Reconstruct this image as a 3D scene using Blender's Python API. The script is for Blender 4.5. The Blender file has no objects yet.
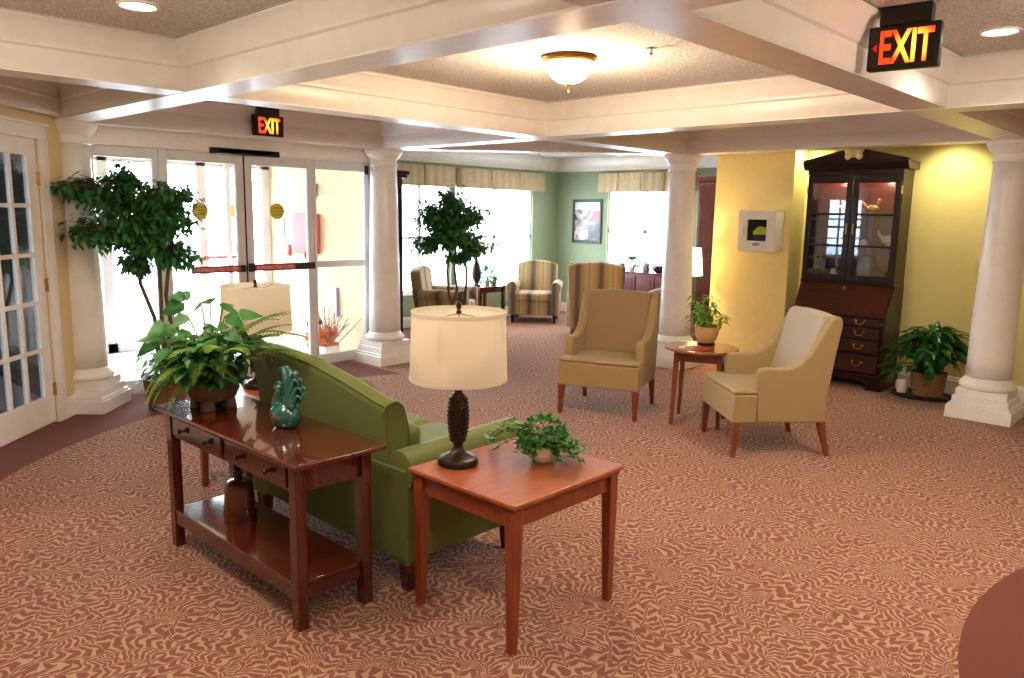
import bpy, bmesh, math, random
from mathutils import Vector, Matrix, Euler
PI = math.pi
sc = bpy.context.scene
COL = sc.collection
R = math.radians
rnd = random.Random(7)

# ------------------------------------------------------------------ mesh builder
class MB:
    def __init__(s): s.v = []; s.f = []; s.m = []; s.cur = 0
    def add(s, vs, fs, M=None):
        b = len(s.v)
        for p in vs: s.v.append(tuple(M @ Vector(p)) if M is not None else tuple(p))
        for f in fs: s.f.append(tuple(b + i for i in f)); s.m.append(s.cur)
        return s
    def box(s, x0, x1, y0, y1, z0, z1, M=None):
        vs = [(x0,y0,z0),(x1,y0,z0),(x1,y1,z0),(x0,y1,z0),(x0,y0,z1),(x1,y0,z1),(x1,y1,z1),(x0,y1,z1)]
        fs = [(3,2,1,0),(4,5,6,7),(0,1,5,4),(1,2,6,5),(2,3,7,6),(3,0,4,7)]
        return s.add(vs, fs, M)
    def frustum(s, a, b, M=None):
        """a,b = (cx,cy,hx,hy,z)"""
        vs = []
        for cx, cy, hx, hy, z in (a, b):
            vs += [(cx-hx,cy-hy,z),(cx+hx,cy-hy,z),(cx+hx,cy+hy,z),(cx-hx,cy+hy,z)]
        return s.add(vs, [(3,2,1,0),(4,5,6,7),(0,1,5,4),(1,2,6,5),(2,3,7,6),(3,0,4,7)], M)
    def prism(s, poly, d0, d1, axis='x', M=None):
        """poly of 2-D points extruded along axis: x -> (d,p0,p1); y -> (p0,d,p1); z -> (p0,p1,d)"""
        n = len(poly)
        def P(p, d):
            return {'x': (d,p[0],p[1]), 'y': (p[0],d,p[1]), 'z': (p[0],p[1],d)}[axis]
        vs = [P(p, d0) for p in poly] + [P(p, d1) for p in poly]
        fs = [tuple(range(n))[::-1], tuple(range(n, 2*n))] + [(i,(i+1)%n,n+(i+1)%n,n+i) for i in range(n)]
        return s.add(vs, fs, M)
    def lathe(s, prof, n=24, M=None, cap=True, sx=1, sy=1):
        vs = []; fs = []
        for r, z in prof:
            for k in range(n):
                a = 2*PI*k/n; vs.append((r*math.cos(a)*sx, r*math.sin(a)*sy, z))
        for i in range(len(prof)-1):
            for k in range(n):
                fs.append((i*n+k, i*n+(k+1)%n, (i+1)*n+(k+1)%n, (i+1)*n+k))
        if cap:
            fs.append(tuple(range(n))[::-1]); fs.append(tuple((len(prof)-1)*n+k for k in range(n)))
        return s.add(vs, fs, M)
    def tube(s, pts, rads, n=8, M=None):
        pts = [Vector(p) for p in pts]
        if not hasattr(rads, '__len__'): rads = [rads]*len(pts)
        vs = []; fs = []; up = None
        for i, p in enumerate(pts):
            t = (pts[min(i+1, len(pts)-1)] - pts[max(i-1, 0)]).normalized()
            if up is None:
                up = Vector((0,0,1)) if abs(t.z) < .9 else Vector((1,0,0))
            a = t.cross(up)
            if a.length < 1e-5: a = t.cross(Vector((1,0,0)))
            a.normalize(); b = a.cross(t).normalized(); up = b
            for k in range(n):
                q = 2*PI*k/n; vs.append(tuple(p + (a*math.cos(q) + b*math.sin(q))*rads[i]))
        for i in range(len(pts)-1):
            for k in range(n):
                fs.append((i*n+k, i*n+(k+1)%n, (i+1)*n+(k+1)%n, (i+1)*n+k))
        fs.append(tuple(range(n))[::-1]); fs.append(tuple((len(pts)-1)*n+k for k in range(n)))
        return s.add(vs, fs, M)
    def sphere(s, c, r, n=16, m=10, M=None):
        if not hasattr(r, '__len__'): r = (r,r,r)
        vs = [(c[0],c[1],c[2]-r[2])]; fs = []
        for i in range(1, m):
            a = -PI/2 + PI*i/m
            for k in range(n):
                b = 2*PI*k/n
                vs.append((c[0]+r[0]*math.cos(a)*math.cos(b), c[1]+r[1]*math.cos(a)*math.sin(b), c[2]+r[2]*math.sin(a)))
        vs.append((c[0],c[1],c[2]+r[2])); L = len(vs)-1
        for k in range(n):
            fs.append((0, 1+(k+1)%n, 1+k)); fs.append((L, 1+(m-2)*n+k, 1+(m-2)*n+(k+1)%n))
            for i in range(m-2):
                a = 1+i*n; fs.append((a+k, a+(k+1)%n, a+n+(k+1)%n, a+n+k))
        return s.add(vs, fs, M)
    def sweep(s, poly, prof, inward=1):
        """moulding along closed CCW polygon (x,y); prof = [(offset inward, z)]"""
        n = len(poly); P = [Vector((p[0],p[1])) for p in poly]
        rows = []
        for i in range(n):
            d0 = (P[i]-P[i-1]).normalized(); d1 = (P[(i+1)%n]-P[i]).normalized()
            n0 = Vector((-d0.y,d0.x)); n1 = Vector((-d1.y,d1.x))
            m = (n0+n1); m = m/ max(1e-6, (m.dot(n0)))
            rows.append([(P[i].x+m.x*o, P[i].y+m.y*o, z) for o, z in prof])
        k = len(prof); vs = [v for r in rows for v in r]; fs = []
        for i in range(n):
            j = (i+1)%n
            for q in range(k-1): fs.append((i*k+q, j*k+q, j*k+q+1, i*k+q+1))
        return s.add(vs, fs)
    def build(s, name, mat, parent=None, smooth=False, bevel=0, seg=2, sub=0, loc=None, rot=None, auto=None):
        me = bpy.data.meshes.new(name); me.from_pydata(s.v, [], s.f)
        mats = mat if isinstance(mat, (list, tuple)) else [mat]
        for m in mats: me.materials.append(m)
        if len(mats) > 1: me.polygons.foreach_set('material_index', s.m)
        bm = bmesh.new(); bm.from_mesh(me); bmesh.ops.recalc_face_normals(bm, faces=bm.faces); bm.to_mesh(me); bm.free()
        o = bpy.data.objects.new(name, me); COL.objects.link(o)
        if parent is not None: o.parent = parent
        if loc is not None: o.location = loc
        if rot is not None: o.rotation_euler = rot
        if smooth or bevel:
            me.polygons.foreach_set('use_smooth', [True]*len(me.polygons))
        if bevel:
            b = o.modifiers.new('bevel', 'BEVEL'); b.width = bevel; b.segments = seg; b.limit_method = 'ANGLE'; b.angle_limit = R(35); b.harden_normals = False
        if sub:
            b = o.modifiers.new('sub', 'SUBSURF'); b.levels = sub; b.render_levels = sub
        if smooth == 'auto' or bevel:
            w = o.modifiers.new('wn', 'WEIGHTED_NORMAL') if bevel and not sub else None
            if not bevel:
                es = o.modifiers.new('es', 'EDGE_SPLIT'); es.split_angle = R(38)
        return o

def tag(o, label=None, cat=None, group=None, kind=None):
    if label: o['label'] = label
    if cat: o['category'] = cat
    if group: o['group'] = group
    if kind: o['kind'] = kind
    return o
def empty(name, loc, rz=0, label=None, cat=None, group=None, kind=None):
    o = bpy.data.objects.new(name, None); COL.objects.link(o)
    o.location = loc; o.rotation_euler = (0,0,rz); o.empty_display_size = .1
    return tag(o, label, cat, group, kind)
def copy_tree(o, loc=None, rz=None, label=None, group=None, parent=None):
    c = o.copy(); COL.objects.link(c)
    if parent is not None: c.parent = parent
    if loc is not None: c.location = loc
    if rz is not None: c.rotation_euler = (0,0,rz)
    if label: c['label'] = label
    if group: c['group'] = group
    for ch in list(o.children): copy_tree(ch, parent=c)
    return c
def struct(o): o['kind'] = 'structure'; return o
def Mt(loc=(0,0,0), rot=(0,0,0), s=(1,1,1)):
    return Matrix.Translation(loc) @ Euler(rot).to_matrix().to_4x4() @ Matrix.Diagonal((*s,1))

# ------------------------------------------------------------------ materials
def srgb(r, g, b):
    f = lambda c: (c/255/12.92) if c/255 <= .04045 else ((c/255+.055)/1.055)**2.4
    return (f(r), f(g), f(b), 1)
class NT:
    def __init__(s, name):
        s.mat = bpy.data.materials.new(name); s.mat.use_nodes = True
        s.t = s.mat.node_tree; s.t.nodes.clear()
        s.out = s.n('ShaderNodeOutputMaterial')
    def n(s, typ, **kw):
        x = s.t.nodes.new(typ)
        for k, v in kw.items():
            if k.startswith('i_'): x.inputs[k[2:].replace('_', ' ')].default_value = v
            elif k[0] == 'q' and k[1:].isdigit(): x.inputs[int(k[1:])].default_value = v
            else: setattr(x, k, v)
        return x
    def l(s, a, b): s.t.links.new(a, b)
    def math(s, op, a, b=None, c=None):
        x = s.n('ShaderNodeMath', operation=op)
        for i, q in enumerate((a, b, c)):
            if q is None: continue
            if isinstance(q, (int, float)): x.inputs[i].default_value = q
            else: s.l(q, x.inputs[i])
        return x.outputs[0]
    def mix(s, fac, a, b):
        x = s.n('ShaderNodeMix', data_type='RGBA')
        for i, q in ((0, fac), (6, a), (7, b)):
            if isinstance(q, (int, float, tuple, list)): x.inputs[i].default_value = q
            else: s.l(q, x.inputs[i])
        return x.outputs[2]
    def coord(s, kind='Object'): return s.n('ShaderNodeTexCoord').outputs[kind]
    def map(s, v, scale=(1,1,1), rot=(0,0,0), loc=(0,0,0)):
        m = s.n('ShaderNodeMapping'); m.inputs['Scale'].default_value = scale; m.inputs['Rotation'].default_value = rot; m.inputs['Location'].default_value = loc
        s.l(v, m.inputs[0]); return m.outputs[0]
    def noise(s, v, scale, detail=2, rough=.5):
        x = s.n('ShaderNodeTexNoise'); x.inputs['Scale'].default_value = scale; x.inputs['Detail'].default_value = detail; x.inputs['Roughness'].default_value = rough
        if v is not None: s.l(v, x.inputs['Vector'])
        return x.outputs['Fac']
    def ramp(s, f, stops):
        x = s.n('ShaderNodeValToRGB'); e = x.color_ramp.elements
        while len(e) < len(stops): e.new(.5)
        for i, (p, c) in enumerate(stops): e[i].position = p; e[i].color = c
        s.l(f, x.inputs[0]); return x.outputs[0]
    def bump(s, h, strength=.3, dist=.01):
        x = s.n('ShaderNodeBump'); x.inputs['Strength'].default_value = strength; x.inputs['Distance'].default_value = dist
        s.l(h, x.inputs['Height']); return x.outputs[0]
    def bsdf(s, col, rough=.5, metal=0, spec=.5, normal=None, coat=0, trans=0, sheen=0, emis=None, es=0, alpha=None, coatr=.1):
        x = s.n('ShaderNodeBsdfPrincipled')
        if isinstance(col, (tuple, list)): x.inputs['Base Color'].default_value = col
        else: s.l(col, x.inputs['Base Color'])
        if isinstance(rough, (int, float)): x.inputs['Roughness'].default_value = rough
        else: s.l(rough, x.inputs['Roughness'])
        x.inputs['Metallic'].default_value = metal; x.inputs['Specular IOR Level'].default_value = spec
        x.inputs['Coat Weight'].default_value = coat; x.inputs['Coat Roughness'].default_value = coatr
        x.inputs['Transmission Weight'].default_value = trans; x.inputs['Sheen Weight'].default_value = sheen
        if normal is not None: s.l(normal, x.inputs['Normal'])
        if emis is not None:
            x.inputs['Emission Color'].default_value = emis; x.inputs['Emission Strength'].default_value = es
        s.l(x.outputs[0], s.out.inputs[0]); s.b = x
        return s.mat

def plain(name, col, rough=.5, **kw):
    t = NT(name); v = t.coord()
    n = t.noise(v, 9, 3)
    c2 = tuple(min(1, c*.86) for c in col[:3]) + (1,)
    return t.bsdf(t.mix(n, col, c2), rough, **kw)
def wood(name, dark, light, scale=(6,6,1.2), rough=.3, coat=.3, axis_rot=(0,0,0), spec=.5, coatr=.1):
    t = NT(name); v = t.map(t.coord(), scale, axis_rot)
    n = t.noise(v, 5, 6, .6)
    g = t.noise(t.map(v, (4,4,.5)), 22, 3)
    f = t.math('ADD', t.math('MULTIPLY', n, .75), t.math('MULTIPLY', g, .35))
    c = t.ramp(f, [(.35, dark), (.75, light)])
    return t.bsdf(c, rough, coat=coat, coatr=coatr, spec=spec, normal=t.bump(g, .05, .002))
def fabric(name, a, b, scale=260, rough=.9, sheen=.2):
    t = NT(name); v = t.coord()
    n = t.noise(v, scale, 2); m = t.noise(v, 4, 2)
    c = t.mix(t.math('ADD', t.math('MULTIPLY', n, .7), t.math('MULTIPLY', m, .3)), a, b)
    return t.bsdf(c, rough, sheen=sheen, spec=.2, normal=t.bump(n, .25, .002))
def emit(name, col, strength):
    t = NT(name); e = t.n('ShaderNodeEmission'); e.inputs[0].default_value = col; e.inputs[1].default_value = strength
    t.l(e.outputs[0], t.out.inputs[0]); return t.mat
def glass(name, tint=(1,1,1,1), refl=.12, rough=.02):
    t = NT(name); tr = t.n('ShaderNodeBsdfTransparent'); tr.inputs[0].default_value = tint
    g = t.n('ShaderNodeBsdfGlossy'); g.inputs['Roughness'].default_value = rough
    f = t.n('ShaderNodeLayerWeight'); f.inputs[0].default_value = .5
    fac = t.math('ADD', t.math('MULTIPLY', t.math('POWER', f.outputs['Facing'], 4), .55), refl*.2)
    mx = t.n('ShaderNodeMixShader'); t.l(fac, mx.inputs[0]); t.l(tr.outputs[0], mx.inputs[1]); t.l(g.outputs[0], mx.inputs[2])
    t.l(mx.outputs[0], t.out.inputs[0]); return t.mat

M = {}
M['trim'] = plain('white_semi_gloss_paint', srgb(248,244,238), .33, spec=.5)
M['colwhite'] = plain('white_column_paint', srgb(252,250,246), .3, spec=.5)
M['frame'] = plain('white_door_frame', srgb(228,228,228), .4)
M['cream'] = plain('cream_wall_paint', srgb(232,208,160), .75)
M['yellow'] = plain('pale_yellow_wall_paint', srgb(240,224,156), .7)
M['vest'] = plain('vestibule_cream_paint', srgb(222,206,168), .8)
M['green'] = plain('sage_green_wall_paint', srgb(150,168,140), .75)
M['brass'] = plain('brass', srgb(200,160,80), .3, metal=1)
M['bronze'] = plain('dark_bronze', srgb(52,38,30), .35, metal=.6)
M['black'] = plain('black_plastic', srgb(18,18,20), .4)
M['whitep'] = plain('white_plastic', srgb(232,228,222), .4)
M['darkgap'] = plain('dark_seam', srgb(40,34,30), .8)
M['chrome'] = plain('chrome', srgb(200,200,200), .2, metal=1)
M['glass'] = glass('clear_glass')
M['glass2'] = glass('cabinet_glass', (.9,.93,1,1), .5, .01)
M['cherry'] = wood('cherry_wood_red', srgb(50,14,9), srgb(90,31,18), rough=.18, coat=.8, coatr=.06)
M['cherry_top'] = wood('cherry_wood_top', srgb(62,18,11), srgb(104,36,20), (1.2,6,6), rough=.14, coat=1.0, coatr=.04)
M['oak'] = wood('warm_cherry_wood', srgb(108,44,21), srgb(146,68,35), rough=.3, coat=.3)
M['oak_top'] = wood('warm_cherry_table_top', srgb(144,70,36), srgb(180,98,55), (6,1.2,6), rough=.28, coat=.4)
M['walnut'] = wood('brown_walnut_leg', srgb(92,40,20), srgb(140,70,38), rough=.35)
M['mahog'] = wood('dark_mahogany', srgb(18,7,5), srgb(44,17,10), (1.2,6,6), rough=.32, coat=.1, spec=.25)
M['mahog_in'] = wood('mahogany_slant_front', srgb(42,14,8), srgb(80,30,15), (1.2,6,6), rough=.28, coat=.2)
M['redwood'] = wood('red_brown_wardrobe_wood', srgb(62,20,12), srgb(108,42,24), rough=.35)
M['plum'] = wood('plum_cherry_sideboard', srgb(78,26,30), srgb(112,42,44), rough=.35)
M['khaki'] = fabric('khaki_upholstery', srgb(146,122,82), srgb(168,144,102))
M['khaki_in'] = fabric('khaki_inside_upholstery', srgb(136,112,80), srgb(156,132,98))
M['beige'] = fabric('pale_stone_upholstery', srgb(166,154,136), srgb(184,172,154))
M['olive'] = fabric('olive_green_upholstery', srgb(92,101,45), srgb(105,114,54), rough=.55, sheen=.1)
M['shade'] = None
def shade_mat(name, es):
    t = NT(name); v = t.coord()
    b = t.n('ShaderNodeBsdfDiffuse'); b.inputs[0].default_value = srgb(246,240,226)
    tr = t.n('ShaderNodeBsdfTranslucent'); tr.inputs[0].default_value = srgb(248,236,208)
    mx = t.n('ShaderNodeMixShader'); mx.inputs[0].default_value = .4
    t.l(b.outputs[0], mx.inputs[1]); t.l(tr.outputs[0], mx.inputs[2])
    if es:
        e = t.n('ShaderNodeEmission'); e.inputs[0].default_value = (1,.72,.38,1); e.inputs[1].default_value = es
        ad = t.n('ShaderNodeAddShader'); t.l(mx.outputs[0], ad.inputs[0]); t.l(e.outputs[0], ad.inputs[1]); t.l(ad.outputs[0], t.out.inputs[0])
    else: t.l(mx.outputs[0], t.out.inputs[0])
    return t.mat
M['shade'] = shade_mat('linen_lamp_shade', 0)
M['shade_lit'] = shade_mat('lit_linen_lamp_shade', 1.2)
def stripe_mat(name, both=False):
    t = NT(name); v = t.coord(); sx = t.n('ShaderNodeSeparateXYZ'); t.l(v, sx.inputs[0])
    w = t.math('PINGPONG', t.math('ADD', t.math('ADD', sx.outputs[0], sx.outputs[1]) if both else sx.outputs[0], 5.02), .165)
    f = t.math('DIVIDE', w, .165)
    n = t.noise(v, 60, 3); f2 = t.math('ADD', f, t.math('MULTIPLY', t.math('SUBTRACT', n, .5), .22))
    c = t.ramp(f2, [(.0, srgb(96,84,76)), (.16, srgb(112,98,84)), (.3, srgb(160,136,96)), (.6, srgb(172,148,104)), (.85, srgb(190,168,130)), (.95, srgb(160,138,98))])
    return t.bsdf(c, .85, sheen=.2, spec=.2, normal=t.bump(n, .2, .002))
M['stripe'] = stripe_mat('striped_upholstery')
M['stripe_arm'] = stripe_mat('striped_arm_upholstery', True)
def leaf_mat(name, a, b, scale=14, rough=.42, spec=.4, tr=.25):
    t = NT(name); v = t.coord(); n = t.noise(v, scale, 2)
    c = t.ramp(n, [(.36, a), (.66, b)])
    m = t.bsdf(c, rough, spec=spec)
    trn = t.n('ShaderNodeBsdfTranslucent'); t.l(c, trn.inputs[0])
    mx = t.n('ShaderNodeMixShader'); mx.inputs[0].default_value = tr
    t.l(t.b.outputs[0], mx.inputs[1]); t.l(trn.outputs[0], mx.inputs[2]); t.l(mx.outputs[0], t.out.inputs[0])
    return m
M['ficus'] = leaf_mat('ficus_leaf', srgb(38,98,50), srgb(88,158,80))
M['fern'] = leaf_mat('fern_frond', srgb(66,104,34), srgb(128,160,62), 9)
M['fern2'] = leaf_mat('broad_green_leaf', srgb(28,86,34), srgb(92,150,76), 9)
M['ivy'] = leaf_mat('ivy_leaf', srgb(34,104,34), srgb(112,170,70), 40)
M['lily'] = leaf_mat('peace_lily_leaf', srgb(16,62,24), srgb(46,112,46), 9, .3)
M['lime'] = leaf_mat('lime_leaf', srgb(96,150,50), srgb(170,200,90), 20)
M['bark'] = wood('brown_bark', srgb(70,50,36), srgb(120,92,66), rough=.85, coat=0)
def wicker(name, a, b, s=1):
    t = NT(name); v = t.coord(); sx = t.n('ShaderNodeSeparateXYZ'); t.l(v, sx.inputs[0])
    ang = t.math('ARCTAN2', sx.outputs[1], sx.outputs[0])
    w1 = t.math('SINE', t.math('MULTIPLY', ang, 34)); w2 = t.math('SINE', t.math('MULTIPLY', sx.outputs[2], 190*s))
    f = t.math('ADD', t.math('MULTIPLY', t.math('MULTIPLY', w1, w2), .5), .5)
    return t.bsdf(t.ramp(f, [(.2, a), (.75, b)]), .7, normal=t.bump(f, .8, .01))
M['wicker'] = wicker('brown_wicker', srgb(60,32,18), srgb(150,96,52))
M['wicker2'] = wicker('tan_wicker', srgb(80,50,24), srgb(176,132,76))
M['teal'] = plain('teal_glaze', srgb(14,96,88), .12, spec=.7, coat=.8)
M['brownglaze'] = plain('brown_glaze', srgb(96,44,20), .15, spec=.6, coat=.6)
M['stone'] = plain('brown_stone_planter', srgb(92,70,52), .8)
M['tanpot'] = plain('tan_glazed_pot', srgb(206,164,104), .25, coat=.5)
M['whitepot'] = plain('white_ceramic', srgb(238,230,216), .2, coat=.5)
M['popcorn'] = None
t = NT('textured_ceiling'); v = t.coord(); n = t.noise(v, 62, 3, .6)
n2 = t.ramp(n, [(.42,(0,0,0,1)),(.62,(1,1,1,1))])
M['popcorn'] = t.bsdf(t.mix(n2, srgb(214,206,196), srgb(246,242,236)), .95, normal=t.bump(n2, .8, .012))

def carpet():
    t = NT('leaf_pattern_carpet'); v = t.coord()
    s0 = t.n('ShaderNodeSeparateXYZ'); t.l(v, s0.inputs[0]); X, Y = s0.outputs[0], s0.outputs[1]
    # frond field: every cell holds a curved stem with slanting leaflets
    wob = t.n('ShaderNodeTexNoise'); wob.inputs['Scale'].default_value = 3.2; wob.inputs['Detail'].default_value = 1; t.l(v, wob.inputs['Vector'])
    wv = t.n('ShaderNodeVectorMath', operation='MULTIPLY_ADD'); t.l(wob.outputs['Color'], wv.inputs[0]); wv.inputs[1].default_value = (.16,.16,0); t.l(v, wv.inputs[2])
    wob2 = t.n('ShaderNodeTexNoise'); wob2.inputs['Scale'].default_value = 15; wob2.inputs['Detail'].default_value = 1; t.l(v, wob2.inputs['Vector'])
    wv2 = t.n('ShaderNodeVectorMath', operation='MULTIPLY_ADD'); t.l(wob2.outputs['Color'], wv2.inputs[0]); wv2.inputs[1].default_value = (.045,.045,0); t.l(wv.outputs[0], wv2.inputs[2])
    q = t.map(wv2.outputs[0], (1/.235, 1/.235, 0))
    vo = t.n('ShaderNodeTexVoronoi', voronoi_dimensions='2D'); vo.inputs['Scale'].default_value = 1; vo.inputs['Randomness'].default_value = .85; t.l(q, vo.inputs['Vector'])
    loc = t.n('ShaderNodeVectorMath', operation='SUBTRACT'); t.l(q, loc.inputs[0]); t.l(vo.outputs['Position'], loc.inputs[1])
    sc_ = t.n('ShaderNodeSeparateColor'); t.l(vo.outputs['Color'], sc_.inputs[0])
    vr = t.n('ShaderNodeVectorRotate', rotation_type='Z_AXIS'); t.l(loc.outputs[0], vr.inputs['Vector']); t.l(t.math('MULTIPLY', sc_.outputs[0], 2*PI), vr.inputs['Angle'])
    s1 = t.n('ShaderNodeSeparateXYZ'); t.l(vr.outputs[0], s1.inputs[0])
    x = t.math('SUBTRACT', s1.outputs[0], .78); y = s1.outputs[1]
    r = t.math('SQRT', t.math('ADD', t.math('MULTIPLY', x, x), t.math('MULTIPLY', y, y)))
    d = t.math('SUBTRACT', r, .76); ad = t.math('PINGPONG', d, .19)
    th = t.math('ARCTAN2', y, t.math('MULTIPLY', x, -1))
    ph = t.math('ADD', t.math('MULTIPLY', th, 31), t.math('MULTIPLY', ad, 24))
    w = t.math('SINE', ph)
    n = t.noise(v, 26, 2)
    thr = t.math('ADD', t.math('MULTIPLY', t.math('SUBTRACT', n, .5), 2.2), t.math('SUBTRACT', t.math('MULTIPLY', t.math('POWER', t.math('MULTIPLY', t.math('ABSOLUTE', t.math('SUBTRACT', ad, .10)), 10.5), 3), 1.1), .55))
    leaf = t.math('GREATER_THAN', w, thr)
    gap = t.math('GREATER_THAN', ad, .03)
    stem = t.math('LESS_THAN', ad, .017)
    edge = t.math('GREATER_THAN', t.math('SUBTRACT', .60, vo.outputs['Distance']), 0)
    m = t.math('MAXIMUM', t.math('MULTIPLY', t.math('MULTIPLY', leaf, gap), 1), stem)
    pile = t.noise(v, 420, 2); big = t.noise(v, 1.3, 2)
    pat = t.mix(m, CT, CR)
    pat = t.mix(t.math('MULTIPLY', pile, .35), pat, tuple(c*.6 for c in CR[:3])+(1,))
    def circ(cx, cy, rad):
        a = t.math('SUBTRACT', X, cx); b = t.math('SUBTRACT', Y, cy)
        return t.math('SUBTRACT', t.math('SQRT', t.math('ADD', t.math('MULTIPLY', a, a), t.math('MULTIPLY', b, b))), rad)
    outer = t.math('MULTIPLY', t.math('MULTIPLY', t.math('GREATER_THAN', circ(1.64, -1.64, 3.62), 0), t.math('LESS_THAN', Y, -.32)), t.math('LESS_THAN', X, 1.6))
    inner = t.math('LESS_THAN', circ(6.58, -1.6, 2.42), 0)
    br = t.math('MAXIMUM', outer, inner)
    plainc = t.mix(pile, CB, tuple(c*.75 for c in CB[:3])+(1,))
    c = t.mix(br, pat, plainc)
    return t.bsdf(c, .95, spec=.1, sheen=.1, normal=t.bump(pile, .4, .004))
CR = srgb(134,78,64); CT = srgb(186,153,124); CB = srgb(116,62,50)
M['carpet'] = carpet()
M['mat'] = plain('pale_entry_floor', srgb(214,206,206), .7)
M['concrete'] = plain('pale_concrete', srgb(205,205,205), .9)
M['valance'] = None
t = NT('valance_fabric'); v = t.coord(); n = t.noise(t.map(v, (40,40,3)), 6, 2)
M['valance'] = t.bsdf(t.ramp(n, [(.3, srgb(176,158,126)), (.7, srgb(206,188,156))]), .9, sheen=.1)

# ------------------------------------------------------------------ dimensions
A_, B_, HB, HC, W2 = 3.286, 2.424, 2.44, 2.73, .125

# ------------------------------------------------------------------ camera
cam = bpy.data.cameras.new('camera'); camo = bpy.data.objects.new('camera', cam); COL.objects.link(camo); sc.camera = camo
F, PI_, RO, YA = 779.84, .1598, .01738, 2.3284
fw = Vector((math.cos(YA)*math.cos(PI_), math.sin(YA)*math.cos(PI_), -math.sin(PI_)))
r0 = Vector((math.sin(YA), -math.cos(YA), 0)); u0 = r0.cross(fw)
r2 = r0*math.cos(RO) + u0*math.sin(RO); u2 = -r0*math.sin(RO) + u0*math.cos(RO)
mw = Matrix(((r2.x,u2.x,-fw.x,4.910),(r2.y,u2.y,-fw.y,-5.573),(r2.z,u2.z,-fw.z,1.757),(0,0,0,1)))
camo.matrix_world = mw
cam.sensor_width = 36; cam.sensor_fit = 'HORIZONTAL'; cam.lens = 36*F/1024; cam.clip_end = 200; cam.clip_start = .05

# ------------------------------------------------------------------ shell
def slab(name, x0, x1, y0, y1, z0, z1, mat, M_=None, **k):
    return struct(MB().box(x0, x1, y0, y1, z0, z1, M_).build(name, mat, **k))
XE, YS = 9.5, -9.0
slab('floor', -4.5, XE+.1, YS-.1, 5.55, -.12, 0, M['carpet'])
slab('floor_vestibule', -9.5, -2.76, -4.6, .02, -.12, .004, M['mat'])
slab('ground_outside', -40, 40, -45, 45, -.4, -.14, M['concrete'])
# main ceiling
slab('ceiling', -4.5, XE+.1, YS-.1, 5.55, HC, HC+.1, M['popcorn'])
slab('ceiling_vestibule', -5.2, -2.76, -4.6, .02, 2.62, 2.72, M['vest'])

def seg(name, p, q, half, z0, z1, mat):
    """box beam between two plan points"""
    p, q = Vector(p), Vector(q); d = q-p; L = d.length; a = math.atan2(d.y, d.x)
    return MB().box(0, L, -half, half, z0, z1).build(name, mat, loc=(p.x, p.y, 0), rot=(0,0,a))
P1, P2, P3, P4 = (-B_,0), (0,B_), (A_,B_), (A_+B_,0)
P5, P6, P7, P0 = (A_+B_,-A_), (A_,-A_-B_), (0,-A_-B_), (-B_,-A_)
bA, bB, bC, bD = (0,-A_), (0,0), (A_,0), (A_,-A_)
k = 0
for p, q in ((P0,P5),(P1,P4),(P7,P2),(P6,P3),(P0,P1),(P1,P2),(P2,P3),(P3,P4),(P4,P5),(P5,P6),(P6,P7),(P7,P0)):
    k += 1; dz = .0015*k
    struct(seg('trim_%d' % k, p, q, W2-.0007*k, HB+dz, HC, M['trim']))
crown = [(0,HB+.012),(.006,HB+.02),(.006,2.575),(.02,2.585),(.02,2.60),(.028,2.615),(.04,2.66),(.06,2.695),(.085,2.712),(.085,HC+.001)]
def inset(poly, o):
    n = len(poly); P = [Vector(p) for p in poly]; out = []
    for i in range(n):
        d0 = (P[i]-P[i-1]).normalized(); d1 = (P[(i+1)%n]-P[i]).normalized()
        n0 = Vector((-d0.y,d0.x)); n1 = Vector((-d1.y,d1.x)); m = n0+n1; m = m/m.dot(n0)
        out.append((P[i].x+m.x*o, P[i].y+m.y*o))
    return out
cells = [(bA,bD,bC,bB),(P0,bA,bB,P1),(bB,bC,P3,P2),(bD,P5,P4,bC),(P7,P6,bD,bA),(bB,P2,P1),(bC,P4,P3),(P6,P5,bD),(P7,bA,P0)]
for i, c in enumerate(cells):
    pl = inset(c, W2)
    struct(MB().sweep(pl, crown).build('trim_%d' % (20+i), M['trim'], smooth='auto'))
    struct(MB().sweep(inset(pl, .085), [(-.004,HC-.006),(.006,HC-.006)]).build('trim_%d' % (40+i), M['darkgap']))

def wall(name, p, q, z0, z1, mat, th=.12, side=-1):
    """wall between plan points; thickness grows to the right of p->q when side=-1"""
    p, q = Vector(p), Vector(q); d = q-p; L = d.length; a = math.atan2(d.y, d.x)
    y0, y1 = (-th, 0) if side < 0 else (0, th)
    return struct(MB().box(0, L, y0, y1, z0, z1).build(name, mat, loc=(p.x,p.y,0), rot=(0,0,a)))
bb_prof = [(0,0),(.018,0),(.018,.125),(.012,.14),(.012,.155),(.004,.165),(0,.165)]
def baseboard(name, p, q, mat=None):
    """profile on the left side of p->q"""
    p, q = Vector(p), Vector(q); d = q-p; L = d.length; a = math.atan2(d.y, d.x)
    return struct(MB().prism(bb_prof, 0, L, 'x').build(name, mat or M['trim'], loc=(p.x,p.y,0), rot=(0,0,a)))

# yellow wall with the recess for the desk
struct(MB().prism([(.12,3.0),(1.08,3.0),(1.08,3.32),(XE,3.32),(XE,3.44),(.96,3.44),(.96,3.12),(.12,3.12)], 0, HC, 'z').build('wall_back', M['yellow']))
struct(MB().box(.152,.27,3.121,5.5,0,HC).build('wall_lounge_east', M['green']))
baseboard('baseboard_back', (1.08,3.0), (.12,3.0))
baseboard('baseboard_recess', (XE,3.32), (1.09,3.32))
# east and south walls behind the camera
wall('wall_east', (XE,YS), (XE,3.4), 0, HC, M['cream'])
wall('wall_south', (-.1,YS), (XE,YS), 0, HC, M['cream'])
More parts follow.
